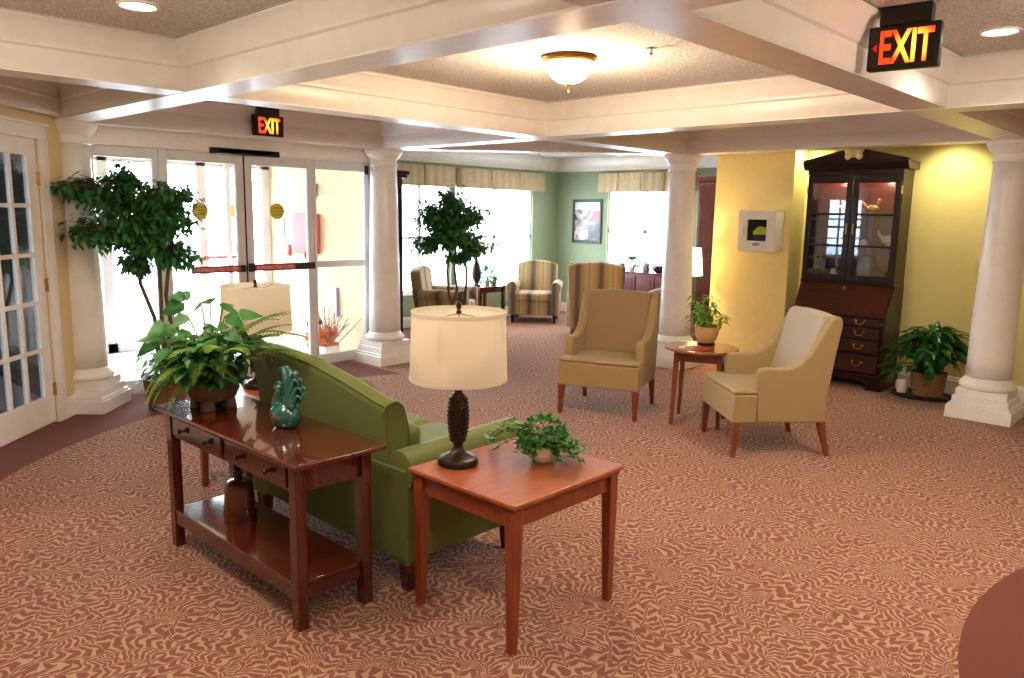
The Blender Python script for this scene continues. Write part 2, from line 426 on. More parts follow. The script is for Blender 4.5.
# west part: diagonal wall with french doors
O = Vector((-2.46,-3.22)); da = -PI/4
Md = Matrix.Translation((O.x,O.y,0)) @ Matrix.Rotation(da, 4, 'Z')
def dbox(mb, t0, t1, y0, y1, z0, z1): return mb.box(t0, t1, y0, y1, z0, z1)
def dbuild(mb, name, mat, **k):
    return mb.build(name, mat, loc=(O.x,O.y,0), rot=(0,0,da), **k)
T0, T1 = .56, 2.36      # opening
mbw = MB(); mbw.box(-.25, T0, -.12, 0, 0, HC); mbw.box(T0, T1, -.12, 0, 2.28, HC); mbw.box(T1, 3.45, -.12, 0, 0, HC)
struct(dbuild(mbw, 'wall_left', M['cream']))
wall('wall_left_south', (-.03,-5.62), (-.03,YS), 0, HC, M['cream'])
bbm = MB().prism(bb_prof, -.05, T0-.09, 'x'); bbm.prism(bb_prof, T1+.09, 3.45, 'x')
struct(dbuild(bbm, 'baseboard_left', M['trim']))
# header moulding above the french doors along the diagonal wall
cs = MB()
for (t0, t1, z0, z1) in ((T0-.1, T0, 0, 2.26),(T1, T1+.1, 0, 2.26),(T0-.1, T1+.1, 2.2601, 2.36)):
    cs.box(t0, t1, -.002, .022, z0, z1)
cs.box(T0-.13, T1+.13, -.002, .04, 2.36, 2.385)
for (t0, t1, z0, z1) in ((T0-.1, T0-.08, 0, 2.26),(T1+.08, T1+.1, 0, 2.26)): cs.box(t0, t1, .022, .03, z0, z1)
struct(dbuild(cs, 'trim_60', M['trim'], bevel=.003))
tex_glass_dark = glass('french_door_glass', (.75,.8,.85,1), .6, .01)
def french_leaf(t0, hinge_left, nm):
    w = .895; st = .12
    e = empty(nm, (O.x,O.y,0), da); e['kind'] = 'structure'
    m = MB(); m.box(t0, t0+st, -.05, -.01, .01, 2.276); m.box(t0+w-st, t0+w, -.05, -.01, .01, 2.276)
    m.box(t0+st, t0+w-st, -.05, -.01, .01, .24); m.box(t0+st, t0+w-st, -.05, -.01, 2.13, 2.276)
    gx0, gx1, gz0, gz1 = t0+st, t0+w-st, .24, 2.13
    for i in (1,2):
        x = gx0+(gx1-gx0)*i/3; m.box(x-.016, x+.016, -.047, -.013, gz0, gz1)
    for i in range(1,5):
        z = gz0+(gz1-gz0)*i/5; m.box(gx0, gx1, -.045, -.015, z-.016, z+.016)
    m.build('door_frame', M['trim'], e, bevel=.003)
    MB().box(gx0, gx1, -.032, -.028, gz0, gz1).build('glass_pane', tex_glass_dark, e)
    hx = t0 if hinge_left else t0+w
    for z in (.28,1.13,1.96):
        MB().box(hx-.012, hx+.016, -.012, .004, z-.05, z+.05).lathe([(.007,z-.055),(.007,z+.055)], 8, Mt((hx,.004,0))).build('hinge', M['brass'], e)
    kx = t0+w-.06 if hinge_left else t0+.06
    MB().lathe([(.026,0),(.026,.008),(.01,.012),(.01,.04),(.026,.05),(.028,.065),(.0,.075)], 16, Mt((kx,-.01,1.0),(-PI/2,0,0))).build('door_knob', M['brass'], e, smooth=True)
french_leaf(T0+.004, True, 'door_1'); french_leaf(T0+.004+.897, False, 'door_2')
# room behind the french doors: dark walls and a blinded window
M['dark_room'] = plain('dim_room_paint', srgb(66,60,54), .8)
t = NT('translucent_blind_slat'); b1 = t.n('ShaderNodeBsdfDiffuse'); b1.inputs[0].default_value = srgb(240,242,248); b2 = t.n('ShaderNodeBsdfTranslucent'); b2.inputs[0].default_value = srgb(240,242,248)
mx = t.n('ShaderNodeMixShader'); mx.inputs[0].default_value = .5; t.l(b1.outputs[0], mx.inputs[1]); t.l(b2.outputs[0], mx.inputs[2]); t.l(mx.outputs[0], t.out.inputs[0]); M['blind'] = t.mat
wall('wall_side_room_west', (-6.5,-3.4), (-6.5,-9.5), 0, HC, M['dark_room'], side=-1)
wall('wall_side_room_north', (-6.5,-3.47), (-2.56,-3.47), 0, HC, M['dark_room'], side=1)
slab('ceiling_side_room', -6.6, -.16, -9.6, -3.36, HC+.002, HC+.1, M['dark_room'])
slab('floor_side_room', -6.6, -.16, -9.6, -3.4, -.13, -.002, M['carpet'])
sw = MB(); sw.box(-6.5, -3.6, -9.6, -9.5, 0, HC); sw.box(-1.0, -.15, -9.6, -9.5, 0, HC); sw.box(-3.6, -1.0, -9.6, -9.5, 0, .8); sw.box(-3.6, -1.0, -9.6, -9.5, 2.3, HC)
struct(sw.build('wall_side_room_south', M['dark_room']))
e = empty('window_5', (-2.3,-9.5,0)); e['kind'] = 'structure'
m = MB()
for x in (-1.3,-.65,0,.65,1.3): m.box(x-.03, x+.03, -.04, .02, .8, 2.3)
for z in (.8,1.55,2.3): m.box(-1.3, 1.3, -.04, .02, z-.03, z+.03)
m.build('window_frame', M['trim'], e)
m = MB()
for i in range(28): m.box(-1.27, 1.27, .03, .07, .83+i*.052, .834+i*.052, Mt())
m.build('window_blind', M['blind'], e)

# entrance: header, sliding doors, vestibule
XD = -2.70
def ybox(mb, y0, y1, z0, z1, x0=XD-.025, x1=XD+.025): return mb.box(x0, x1, y0, y1, z0, z1)
m = MB(); m.box(-2.78,-2.58,-3.3,.02,2.31,2.46); m.box(-2.80,-2.40,-3.4,.1,2.461,HC)
m.box(-2.62,-2.575,-3.3,.02,2.295,2.31)
struct(m.build('trim_61', M['trim'], bevel=.003))
m = MB(); m.box(-2.78,-2.64,-3.3,-3.05,0,2.31); m.box(-2.78,-2.64,-.02,.08,0,2.31)
struct(m.build('trim_62', M['frame'], bevel=.004))
def slide(nm, y0, y1, sl, sr, rail=False, zt=2.20):
    e = empty(nm, (0,0,0)); e['kind'] = 'structure'
    m = MB(); ybox(m, y0, y0+sl, .02, 2.30); ybox(m, y1-sr, y1, .02, 2.30)
    ybox(m, y0+sl, y1-sr, .02, .13); ybox(m, y0+sl, y1-sr, zt, 2.30)
    if rail: ybox(m, y0+sl, y1-sr, 1.12, 1.19)
    m.build('door_frame', M['frame'], e, bevel=.004)
    MB().box(XD-.004, XD+.004, y0+sl, y1-sr, .13, zt).build('glass_pane', M['glass'], e)
    return e
slide('door_3', -3.05, -2.44, .05, .05)
d4 = slide('door_4', -2.435, -1.583, .085, .085)
d5 = slide('door_5', -1.570, -.77, .085, .075)
slide('door_6', -.765, -.0, .03, .09, True)
MB().box(XD-.02, XD+.03, -1.583, -1.570, .02, 2.3).build('seal', M['darkgap'], d5)
MB().box(XD+.02, XD+.05, -.085, -.045, 2.17, 2.27).build('top_guide', M['darkgap'], d5)
M['redlab'] = plain('red_label', srgb(205,40,44), .4)
M['yellab'] = plain('yellow_decal', srgb(232,214,50), .5)
M['inkblack'] = plain('black_ink', srgb(30,28,10), .6)
M['inkwhite'] = plain('white_ink', srgb(245,240,235), .5)
def text(body, size, mat, parent, loc, rot, name, ext=.001, align='CENTER', bold=0, sx=1, fit=None):
    cu = bpy.data.curves.new(name, 'FONT'); cu.body = body; cu.size = size; cu.align_x = align; cu.align_y = 'CENTER'; cu.extrude = ext; cu.offset = bold; cu.resolution_u = 3
    o = bpy.data.objects.new(name, cu); COL.objects.link(o)
    dg = bpy.context.evaluated_depsgraph_get(); me = bpy.data.meshes.new_from_object(o.evaluated_get(dg))
    bpy.data.objects.remove(o); bpy.data.curves.remove(cu)
    me.materials.clear(); me.materials.append(mat)
    n = bpy.data.objects.new(name, me); COL.objects.link(n); n.parent = parent; n.location = loc; n.rotation_euler = rot; n.scale = (sx,1,1)
    if fit:
        xs = [v.co.x for v in me.vertices]; ysv = [v.co.y for v in me.vertices]
        cx, cy = (max(xs)+min(xs))/2, (max(ysv)+min(ysv))/2; fx, fy = fit[0]/(max(xs)-min(xs)), fit[1]/(max(ysv)-min(ysv))
        for v in me.vertices: v.co.x = (v.co.x-cx)*fx; v.co.y = (v.co.y-cy)*fy
    return n
RX = (PI/2, 0, PI/2)     # text facing +x
MB().box(XD+.027, XD+.05, -2.17, -1.60, 1.112, 1.182).build('push_bar', M['black'], d4, bevel=.004)
MB().box(XD+.05, XD+.053, -2.15, -1.66, 1.118, 1.176).build('red_label', M['redlab'], d4)
text('IN EMERGENCY PUSH TO OPEN', .034, M['inkwhite'], d4, (XD+.054,-1.905,1.147), RX, 'label_text', fit=(.43,.034))
MB().box(XD+.027, XD+.05, -1.56, -.775, 1.112, 1.184).build('push_bar', M['black'], d5, bevel=.004)
MB().box(XD+.026, XD+.056, -1.565, -1.50, 1.11, 1.195).build('bar_bracket', M['black'], d5, bevel=.004)
MB().box(XD+.05, XD+.053, -1.495, -1.03, 1.119, 1.177).build('red_label', M['redlab'], d5)
text('IN EMERGENCY PUSH TO OPEN', .033, M['inkwhite'], d5, (XD+.054,-1.2625,1.148), RX, 'label_text', fit=(.43,.034))
def decal(par, x, y, z, r=.085):
    o = MB().lathe([(r,0),(r,.002)], 28, Mt((x,y,z),(0,PI/2,0))).build('round_decal', M['yellab'], par)
    m = MB()
    for i, (w, h) in enumerate(((.035,.006),(.055,.010),(.065,.010),(.055,.006),(.035,.006))):
        zz = z + .036 - i*.018; m.box(x+.002, x+.003, y-w, y+w, zz-h/2, zz+h/2)
    return o
decal(d4, XD+.006, -2.045, 1.728)
decal(d5, XD+.006, -1.207, 1.735)
for par, yy in ((d4,-2.045),(d5,-1.207)):
    for i, s in enumerate(('CAUTION','AUTOMATIC','DOOR')):
        text(s, .032 if i != 1 else .026, M['inkblack'], par, (XD+.009, yy, 1.765-.033*i), RX, 'decal_text', .0004)
# outer door set across the vestibule
d7 = empty('door_7', (0,0,0)); d7['kind'] = 'structure'
XO = -5.0
m = MB()
for y0, y1 in ((-1.02,-.90),(-.66,-.56),(-.12,-.0),(-2.2,-2.08),(-3.2,-3.1)): m.box(XO-.03, XO+.03, y0, y1, 0, 2.4)
m.box(XO-.03, XO+.03, -3.2, 0, 2.28, 2.40); m.box(XO-.03, XO+.03, -3.2, 0, 0, .12)
m.box(XO+.03, XO+.08, -.66, -.60, 0, 2.34)
m.build('door_frame', M['frame'], d7, bevel=.004)
MB().box(XO-.005, XO+.005, -3.1, -.05, .12, 2.28).build('glass_pane', M['glass'], d7)
decal(d7, XO+.01, -.50, 1.72)
MB().box(XO+.03, XO+.05, -.96, -.50, 1.10, 1.14).build('red_label', M['redlab'], d7)
text('IN EMERGENCY PUSH TO OPEN', .03, M['inkwhite'], d7, (XO+.051,-.73,1.12), RX, 'label_text')
# vestibule side wall, shared with the lounge
slab('wall_vestibule', -5.1, -2.79, .0, .10, 0, 2.9, M['vest'])
slab('wall_lounge_south', -4.5, -2.55, .10, .16, 0, HC, M['green'])
# door operator sensor
so = MB().box(-.03,.03,-.365,.365,-.03,.03).prism([(-.03,-.03),(.03,-.02),(.03,.03),(-.03,.03)], -.3, .3, 'y').build('door_sensor', M['black'], bevel=.008, loc=(-2.545,-1.62,2.31))
tag(so, 'long black sensor bar mounted above the sliding entrance doors', 'sensor')

# lounge walls and windows
XL, YL = -4.39, 5.41
def winwall_x(name):
    m = MB(); x0, x1 = XL-.14, XL
    ys = [.16, 1.55, 2.82, 2.90, 4.73, YL+.14]; z0, z1 = .52, 2.2
    m.box(x0,x1,ys[0],ys[1],0,HC); m.box(x0,x1,ys[2],ys[3],z0,z1); m.box(x0,x1,ys[4],ys[5],0,HC)
    m.box(x0,x1,ys[1],ys[4],0,z0); m.box(x0,x1,ys[1],ys[4],z1,HC)
    return struct(m.build(name, M['green']))
winwall_x('wall_lounge_west')
m = MB(); y0, y1 = YL, YL+.14
m.box(XL-.14,-3.27,y0,y1,0,HC); m.box(-1.75,.2,y0,y1,0,HC); m.box(-3.27,-1.75,y0,y1,0,.78); m.box(-3.27,-1.75,y0,y1,2.2,HC)
struct(m.build('wall_lounge_north', M['green']))
lc = [(0,2.50),(.015,2.51),(.015,2.53),(.05,2.56),(.07,2.64),(.11,2.69),(.12,2.70),(.12,HC)]
m = MB().sweep([(XL,.16),(-2.7,.16),(-.1,2.75),(.15,2.75),(.15,YL),(XL,YL)], lc)
struct(m.build('trim_63', M['trim'], smooth='auto'))
baseboard('baseboard_lounge_west', (XL,YL), (XL,.16)); baseboard('baseboard_lounge_north', (.03,YL), (XL,YL))
def window(nm, loc, rz, w, z0, z1, mull):
    e = empty(nm, loc, rz); e['kind'] = 'structure'
    m = MB()
    for x in [0, w] + mull: m.box(x-.03, x+.03, -.09, -.04, z0, z1)
    for z in (z0+.02, (z0+z1)/2, z1-.02): m.box(0, w, -.09, -.04, z-.025, z+.025)
    m.build('window_frame', M['trim'], e)
    MB().box(-.04, w+.04, -.06, .03, z0-.03, z0).build('window_sill', M['trim'], e, bevel=.004)
    MB().box(0, w, -.068, -.062, z0, z1).build('window_pane', M['glass'], e)
    m = MB(); n = int((z1-z0)/.05)
    for i in range(n):
        z = z0+.02+i*.05; m.box(.03, w-.03, -.030, -.014, z, z+.0015, None)
    m.build('window_blind', M['blind'], e)
    return e
# local +y towards the room
window('window_1', (XL,2.82,0), -PI/2, 1.27, .52, 2.2, [.63])
window('window_2', (XL,4.73,0), -PI/2, 1.83, .52, 2.2, [.91])
window('window_3', (-1.75,YL,0), PI, 1.52, .78, 2.2, [.76])

# ------------------------------------------------------------------ columns
def column(loc, label, half=False, parent_rot=0):
    e = empty('column', loc, parent_rot, label, 'column', 'white columns around the lobby')
    m = MB(); m.box(-.262,.262,-.262,.262,0,.11); m.box(-.248,.248,-.248,.248,.11,.135); m.box(-.225,.225,-.225,.225,.135,.20); m.box(-.205,.205,-.205,.205,.20,.265)
    m.build('plinth', M['colwhite'], e, bevel=.004)
    pr = [(.195,.265),(.215,.268),(.226,.285),(.228,.305),(.218,.325),(.20,.333),(.20,.345),(.19,.35),(.182,.37)]
    MB().lathe(pr, 48).build('base_moulding', M['colwhite'], e, smooth=True)
    sh = [(.182,.37)] + [(.182-.034*(i/10)**1.4, .37+1.9*i/10) for i in range(1,11)]
    MB().lathe(sh, 48).build('shaft', M['colwhite'], e, smooth=True)
    cp = [(.148,2.265),(.162,2.27),(.162,2.285),(.152,2.29),(.152,2.335),(.164,2.34),(.168,2.35),(.19,2.375),(.205,2.395),(.205,2.405),(.215,2.41),(.215,HB+.004)]
    MB().lathe(cp, 48).build('capital', M['colwhite'], e, smooth='auto')
    return e
c1 = column((P1[0],P1[1],0), 'white round column right of the sliding entrance doors')
c2 = copy_tree(c1, (0,B_,0), 0, 'white round column between the green lounge and the yellow wall')
c3 = copy_tree(c1, (A_,B_,0), 0, 'white round column at the right edge beside the basket plant')
c0 = copy_tree(c1, (P0[0]+.0,P0[1]+.02,0), -PI/4, 'white round column between the paned door and the ficus tree')
c4 = copy_tree(c1, (P4[0],P4[1],0), 0, 'white round column outside the photograph on the east side')
c7 = copy_tree(c1, (P7[0],P7[1]+.0,0), -PI/4, 'white round column outside the photograph past the paned doors')
for c in (c4, c7): 
    for ch in list(c.children): bpy.data.objects.remove(ch)
    bpy.data.objects.remove(c)

# ------------------------------------------------------------------ ceiling fittings
M['bowl'] = emit('lit_frosted_bowl', (1,.74,.46,1), 8)
M['can'] = emit('lit_can_lamp', (1,.86,.62,1), 9)
def add_light(name, typ, loc, energy, color, parent=None, rot=(0,0,0), size=.1, spot=None, blend=.6):
    l = bpy.data.lights.new(name, typ); l.energy = energy; l.color = color
    if typ == 'AREA': l.size = size
    else: l.shadow_soft_size = size
    if spot: l.spot_size = spot; l.spot_blend = blend
    o = bpy.data.objects.new(name, l); COL.objects.link(o); o.location = loc; o.rotation_euler = rot
    if parent: o.parent = parent
    return o
WARM = (1,.87,.70)
e = empty('ceiling_light', (1.65,-1.65,HC), 0, 'brass rimmed frosted dome light in the centre ceiling panel', 'ceiling light')
MB().lathe([(.0,.0),(.165,0),(.172,-.012),(.165,-.028),(.155,-.03),(.155,-.04),(.0,-.04)], 40, cap=False).build('rim', M['brass'], e, smooth='auto')
MB().lathe([(.148,-.035),(.146,-.06),(.132,-.095),(.104,-.13),(.064,-.155),(.02,-.165),(.0,-.166)], 40, cap=False).build('glass_bowl', M['bowl'], e, smooth=True)
MB().lathe([(.018,-.16),(.02,-.175),(.008,-.185),(.013,-.195),(.006,-.21),(.0,-.215)], 14, cap=False).build('finial', M['brass'], e, smooth=True)
add_light('lamp_bulb', 'POINT', (0,0,-.30), 34, (1,.76,.52), e, size=.08)

can_proto = empty('recessed_light', (.80,-3.93,HC), 0, 'round recessed light at the top left of the ceiling', 'ceiling light', 'recessed ceiling lights')
MB().lathe([(.095,-.001),(.098,-.008),(.085,-.010),(.078,-.004)], 32, cap=False).build('trim_ring', M['whitep'], can_proto, smooth='auto')
MB().lathe([(.079,-.004),(.0,-.0041)], 32, cap=False).build('lens', M['can'], can_proto)
copy_tree(can_proto, (3.81,-.78,HC), 0, 'round recessed light at the top right beside the big exit sign')
def can_spot(x, y, en, col=WARM, ang=150, z=HC-.03, size=.08):
    return add_light('spot', 'SPOT', (x,y,z), en, col, size=size, spot=R(ang), blend=.8)
can_spot(.80,-3.93, 26); can_spot(3.81,-.78, 60)
# invented fill spots around the lobby (out of frame), no fittings built
offs = [(4.6,-1.9),(3.0,-4.6),(1.5,-4.7),(6.6,-4.6),(5.2,-7.0),(2.2,-7.2),(7.8,-1.2),(8.2,-7)]
for i, (x, y) in enumerate(offs):
    can_spot(x, y, 26)

for x, y, en in ((4.7,-4.6,26),(1.6,-4.95,16),(5.0,-1.6,20),(7.6,-3.0,20)): add_light('ceiling_fill_light', 'POINT', (x,y,2.40), en, WARM, size=.12)  # bare point lights added without fixtures, to brighten the near beams and ceiling

def sprinkler(loc, label):
    e = empty('sprinkler', loc, 0, label, 'sprinkler', 'ceiling sprinklers')
    MB().lathe([(.035,0),(.035,-.004),(.012,-.008),(.010,-.03),(.014,-.034),(.006,-.04),(.006,-.052),(.022,-.054),(.022,-.057),(.0,-.058)], 14, cap=False).build('sprinkler_head', M['chrome'], e, smooth='auto')
    return e
s1 = sprinkler((2.19,-1.55,HC), 'small chrome sprinkler right of the dome light')
copy_tree(s1, (-3.6,4.0,HC), 0, 'small sprinkler on the pale lounge ceiling')
for (x, y, lb) in ((-2.75,5.0,'round recessed light in the lounge ceiling near the far window'),(-3.55,3.35,'round recessed light in the lounge ceiling nearer the left windows')):
    copy_tree(can_proto, (x,y,HC), 0, lb)
e = empty('ceiling_vent', (-1.95,4.6,HC), 0, 'round white air vent in the lounge ceiling above the sideboard', 'vent')
m = MB()
for r in (.06,.11,.16): m.lathe([(r,-.002),(r+.03,-.022),(r+.034,-.022),(r+.004,-.001)], 28, cap=False)
m.build('vent_rings', M['whitep'], e, smooth='auto'); MB().lathe([(.19,0),(.19,-.003),(0,-.003)], 28, cap=False).build('vent_plate', M['darkgap'], e)

# exit signs
def exit_sign(loc, rz, w, h, label, arrow, hot=(1,.25,.02,1), zt=HC):
    e = empty('exit_sign', loc, rz, label, 'exit sign')
    m = MB(); m.box(-w/2, w/2, -.03, .03, 0, h)
    m.build('housing', M['black'], e, bevel=.006)
    MB().box(-w*.36, w*.36, -.035, .035, h+.0, zt-loc[2]-.001).build('canopy', M['black'], e, bevel=.006)
    MB().box(-w/2+.018, w/2-.018, -.033, -.029, .018, h-.018).build('face_panel', M['exitface'], e)
    o = text('EXIT', h*.92, M['exitlit'], e, (.014*arrow,-.036,h*.5), (PI/2,0,0), 'exit_letters', .002, bold=.004, fit=(w*.74,h*.76))
    if arrow:
        MB().prism([(-w/2+.022,h*.5),(-w/2+.042,h*.5-.02),(-w/2+.042,h*.5+.02)], -.037, -.034, 'y').build('arrow', M['exitdim'], e)
    return e
M['exitface'] = plain('dark_red_face', srgb(30,8,6), .3)
def exit_glow(name, lo, hi, s):
    t = NT(name); v = t.coord(); d = t.n('ShaderNodeVectorMath', operation='LENGTH')
    vv = t.map(v, (1,1,1), loc=(-.03,0,0)); t.l(vv, d.inputs[0])
    f = t.math('SUBTRACT', 1, t.math('MULTIPLY', d.outputs['Value'], 10)); f = t.math('MAXIMUM', f, 0)
    c = t.mix(f, lo, hi); e = t.n('ShaderNodeEmission'); t.l(c, e.inputs[0]); t.l(t.math('MULTIPLY_ADD', f, s, .9), e.inputs[1])
    t.l(e.outputs[0], t.out.inputs[0]); return t.mat
M['exitlit'] = exit_glow('lit_exit_letters', (1,.05,.01,1), (1,.42,.03,1), 3.4)
M['exitdim'] = emit('dim_red_arrow', (.5,.02,.01,1), .6)
exit_sign((-2.2,-1.56,2.455), PI/2, .31, .195, 'small lit exit sign above the sliding entrance doors', 0)
exit_sign((3.615,-1.60,2.448), R(6), .305, .195, 'large lit exit sign with an arrow at top right', 1)

# ------------------------------------------------------------------ furniture: tables
def end_table(loc, rz, label):
    e = empty('end_table', loc, rz, label, 'table', 'square cherry end tables beside the sofa')
    hx, hy = .325, .36
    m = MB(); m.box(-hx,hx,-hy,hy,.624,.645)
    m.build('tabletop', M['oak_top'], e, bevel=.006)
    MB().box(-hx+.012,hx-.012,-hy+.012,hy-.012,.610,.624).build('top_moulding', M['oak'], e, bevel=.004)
    m = MB(); a, b = hx-.055, hy-.055
    m.box(-a,a,-b-.018,-b+.004,.53,.611); m.box(-a,a,b-.004,b+.018,.53,.611); m.box(-a-.018,-a+.004,-b,b,.53,.611); m.box(a-.004,a+.018,-b,b,.53,.611)
    m.build('apron', M['oak'], e)
    for sx in (-1,1):
        for sy in (-1,1):
            cx, cy = sx*(hx-.046), sy*(hy-.046)
            MB().frustum((cx+sx*.006,cy+sy*.006,.017,.017,0),(cx,cy,.028,.028,.611)).build('leg', M['oak'], e, bevel=.003)
    return e
et1 = end_table((2.64,-3.125,0), 0, 'warm cherry end table in the foreground carrying the lamp and ivy')
et2 = copy_tree(et1, (.505,-3.125,0), 0, 'end table half hidden behind the fern at the far end of the sofa')

e = empty('console_table', (1.565,-3.775,0), 0, 'long dark cherry console table with drawers behind the green sofa', 'table')
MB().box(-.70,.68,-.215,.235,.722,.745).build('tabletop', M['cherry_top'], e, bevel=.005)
m = MB(); m.box(-.585,.585,-.178,-.16,.60,.722); m.box(-.585,.585,.15,.168,.60,.722); m.box(-.60,-.58,-.16,.16,.60,.722); m.box(.58,.60,-.16,.16,.60,.722)
m.build('apron', M['cherry'], e)
for sx in (-1,1):
    for sy in (-1,1):
        MB().box(sx*.595-.028,sx*.595+.028,sy*.165-.025 ,sy*.165+.025,0,.722).build('leg', M['cherry'], e, bevel=.004)
m = MB(); m.box(-.60,.60,-.185,.175,.185,.205)
m.build('lower_shelf', M['cherry_top'], e, bevel=.003)
m = MB(); m.box(-.57,.57,-.184,-.164,.13,.186); m.box(-.57,.57,.155,.172,.13,.186); m.box(-.605,-.585,-.16,.16,.13,.186); m.box(.585,.605,-.16,.16,.13,.186)
m.build('shelf_rail', M['cherry'], e)
for x0, x1 in ((-.545,-.025),(.025,.545)):
    d = MB().box(x0,x1,-.189,-.174,.612,.708).build('drawer', M['cherry'], e, bevel=.005)
    for kx in (x0+.13, x1-.13):
        MB().lathe([(.006,0),(.006,.012),(.014,.018),(.015,.026),(.0,.032)], 14, Mt((kx,-.188,.66),(PI/2,0,0))).build('knob', M['bronze'], d, smooth=True)

e = empty('round_side_table', (1.565,.325,0), R(22), 'small round side table between the two khaki armchairs', 'table')
MB().lathe([(0,.632),(.295,.632),(.31,.638),(.312,.648),(.305,.656),(0,.657)], 40, cap=False).build('tabletop', wood('round_table_top', srgb(112,60,34), srgb(160,100,66), rough=.3), e, smooth='auto')
m = MB()
for sx in (-1,1): m.box(sx*.18-.012,sx*.18+.012,-.17,.17,.55,.632); m.box(-.17,.17,sx*.18-.012,sx*.18+.012,.55,.632)
m.build('apron', M['walnut'], e)
for sx in (-1,1):
    for sy in (-1,1): MB().frustum((sx*.195,sy*.195,.014,.014,0),(sx*.175,sy*.175,.022,.022,.632)).build('leg', M['walnut'], e, bevel=.002)

# ------------------------------------------------------------------ table lamps
def table_lamp(loc, rz, label, z_sh0=.362, z_sh1=.643, r0=.213, r1=.205, lit=False, group=None):
    e = empty('table_lamp', loc, rz, label, 'lamp', group)
    MB().lathe([(0,0),(.088,0),(.092,.006),(.092,.022),(.086,.03),(.07,.034),(.06,.042),(.04,.05),(.024,.066),(.02,.078),(.022,.085)], 36, cap=False).build('lamp_base', M['bronze'], e, smooth='auto')
    MB().lathe([(.022,.085),(.026,.10),(.036,.14),(.044,.19),(.046,.225),(.043,.26),(.036,.285),(.026,.30),(.018,.306),(.018,.32),(.032,.328),(.034,.336),(.012,.342),(.010,.43)], 30, cap=False).build('lamp_body', M['bronze'], e, smooth=True)
    m = MB()
    for i in range(11):
        z = .105+.0175*i; rr = .024+.022*math.sin(PI*(z-.07)/.27)
        for k2 in range(16):
            a = 2*PI*(k2+.5*(i%2))/16; m.sphere((rr*math.cos(a), rr*math.sin(a), z), .0058, 6, 4)
    m.build('hobnail_texture', M['bronze'], e, smooth=True)
    sh = MB().lathe([(r0,z_sh0),(r0+.002,z_sh0+.003),(r1,z_sh1)], 56, cap=False)
    o = sh.build('lamp_shade', M['shade_lit'] if lit else M['shade'], e, smooth=True)
    m = MB().lathe([(r0+.003,z_sh0-.001),(r0+.004,z_sh0+.013),(r0-.003,z_sh0+.013),(r0-.003,z_sh0-.001)], 56, cap=False)
    m.build('shade_trim', M['shade'], e); m = MB()
    m.lathe([(r1+.003,z_sh1-.012),(r1+.003,z_sh1+.002),(r1-.003,z_sh1+.002),(r1-.003,z_sh1-.012)], 56, cap=False)
    m.build('shade_trim', M['shade'], e)
    m = MB()
    for a in (0, 2*PI/3, 4*PI/3): m.tube([(0,0,z_sh1-.01),(.6*r1*math.cos(a),.6*r1*math.sin(a),z_sh1-.022),(r1*math.cos(a),r1*math.sin(a),z_sh1-.004)], .0022, 6)
    m.tube([(0,0,.42),(0,0,z_sh1)], .003, 6)
    m.build('harp', M['brass'], e, smooth=True)
    MB().lathe([(.012,z_sh1-.008),(.012,z_sh1),(.005,z_sh1+.006),(.012,z_sh1+.018),(.011,z_sh1+.032),(.004,z_sh1+.042),(.0,z_sh1+.045)], 14, cap=False).build('finial', M['bronze'], e, smooth=True)
    e.scale = (1,1,1.07)
    return e
tl = table_lamp((2.43,-3.29,.645), R(20), 'table lamp with white drum shade on the foreground end table', group='matching drum shade lamps by the sofa')
copy_tree(tl, (.44,-3.17,.645), 0, 'table lamp with drum shade behind the fern, in front of the entrance doors').scale = (1,1,1.0)

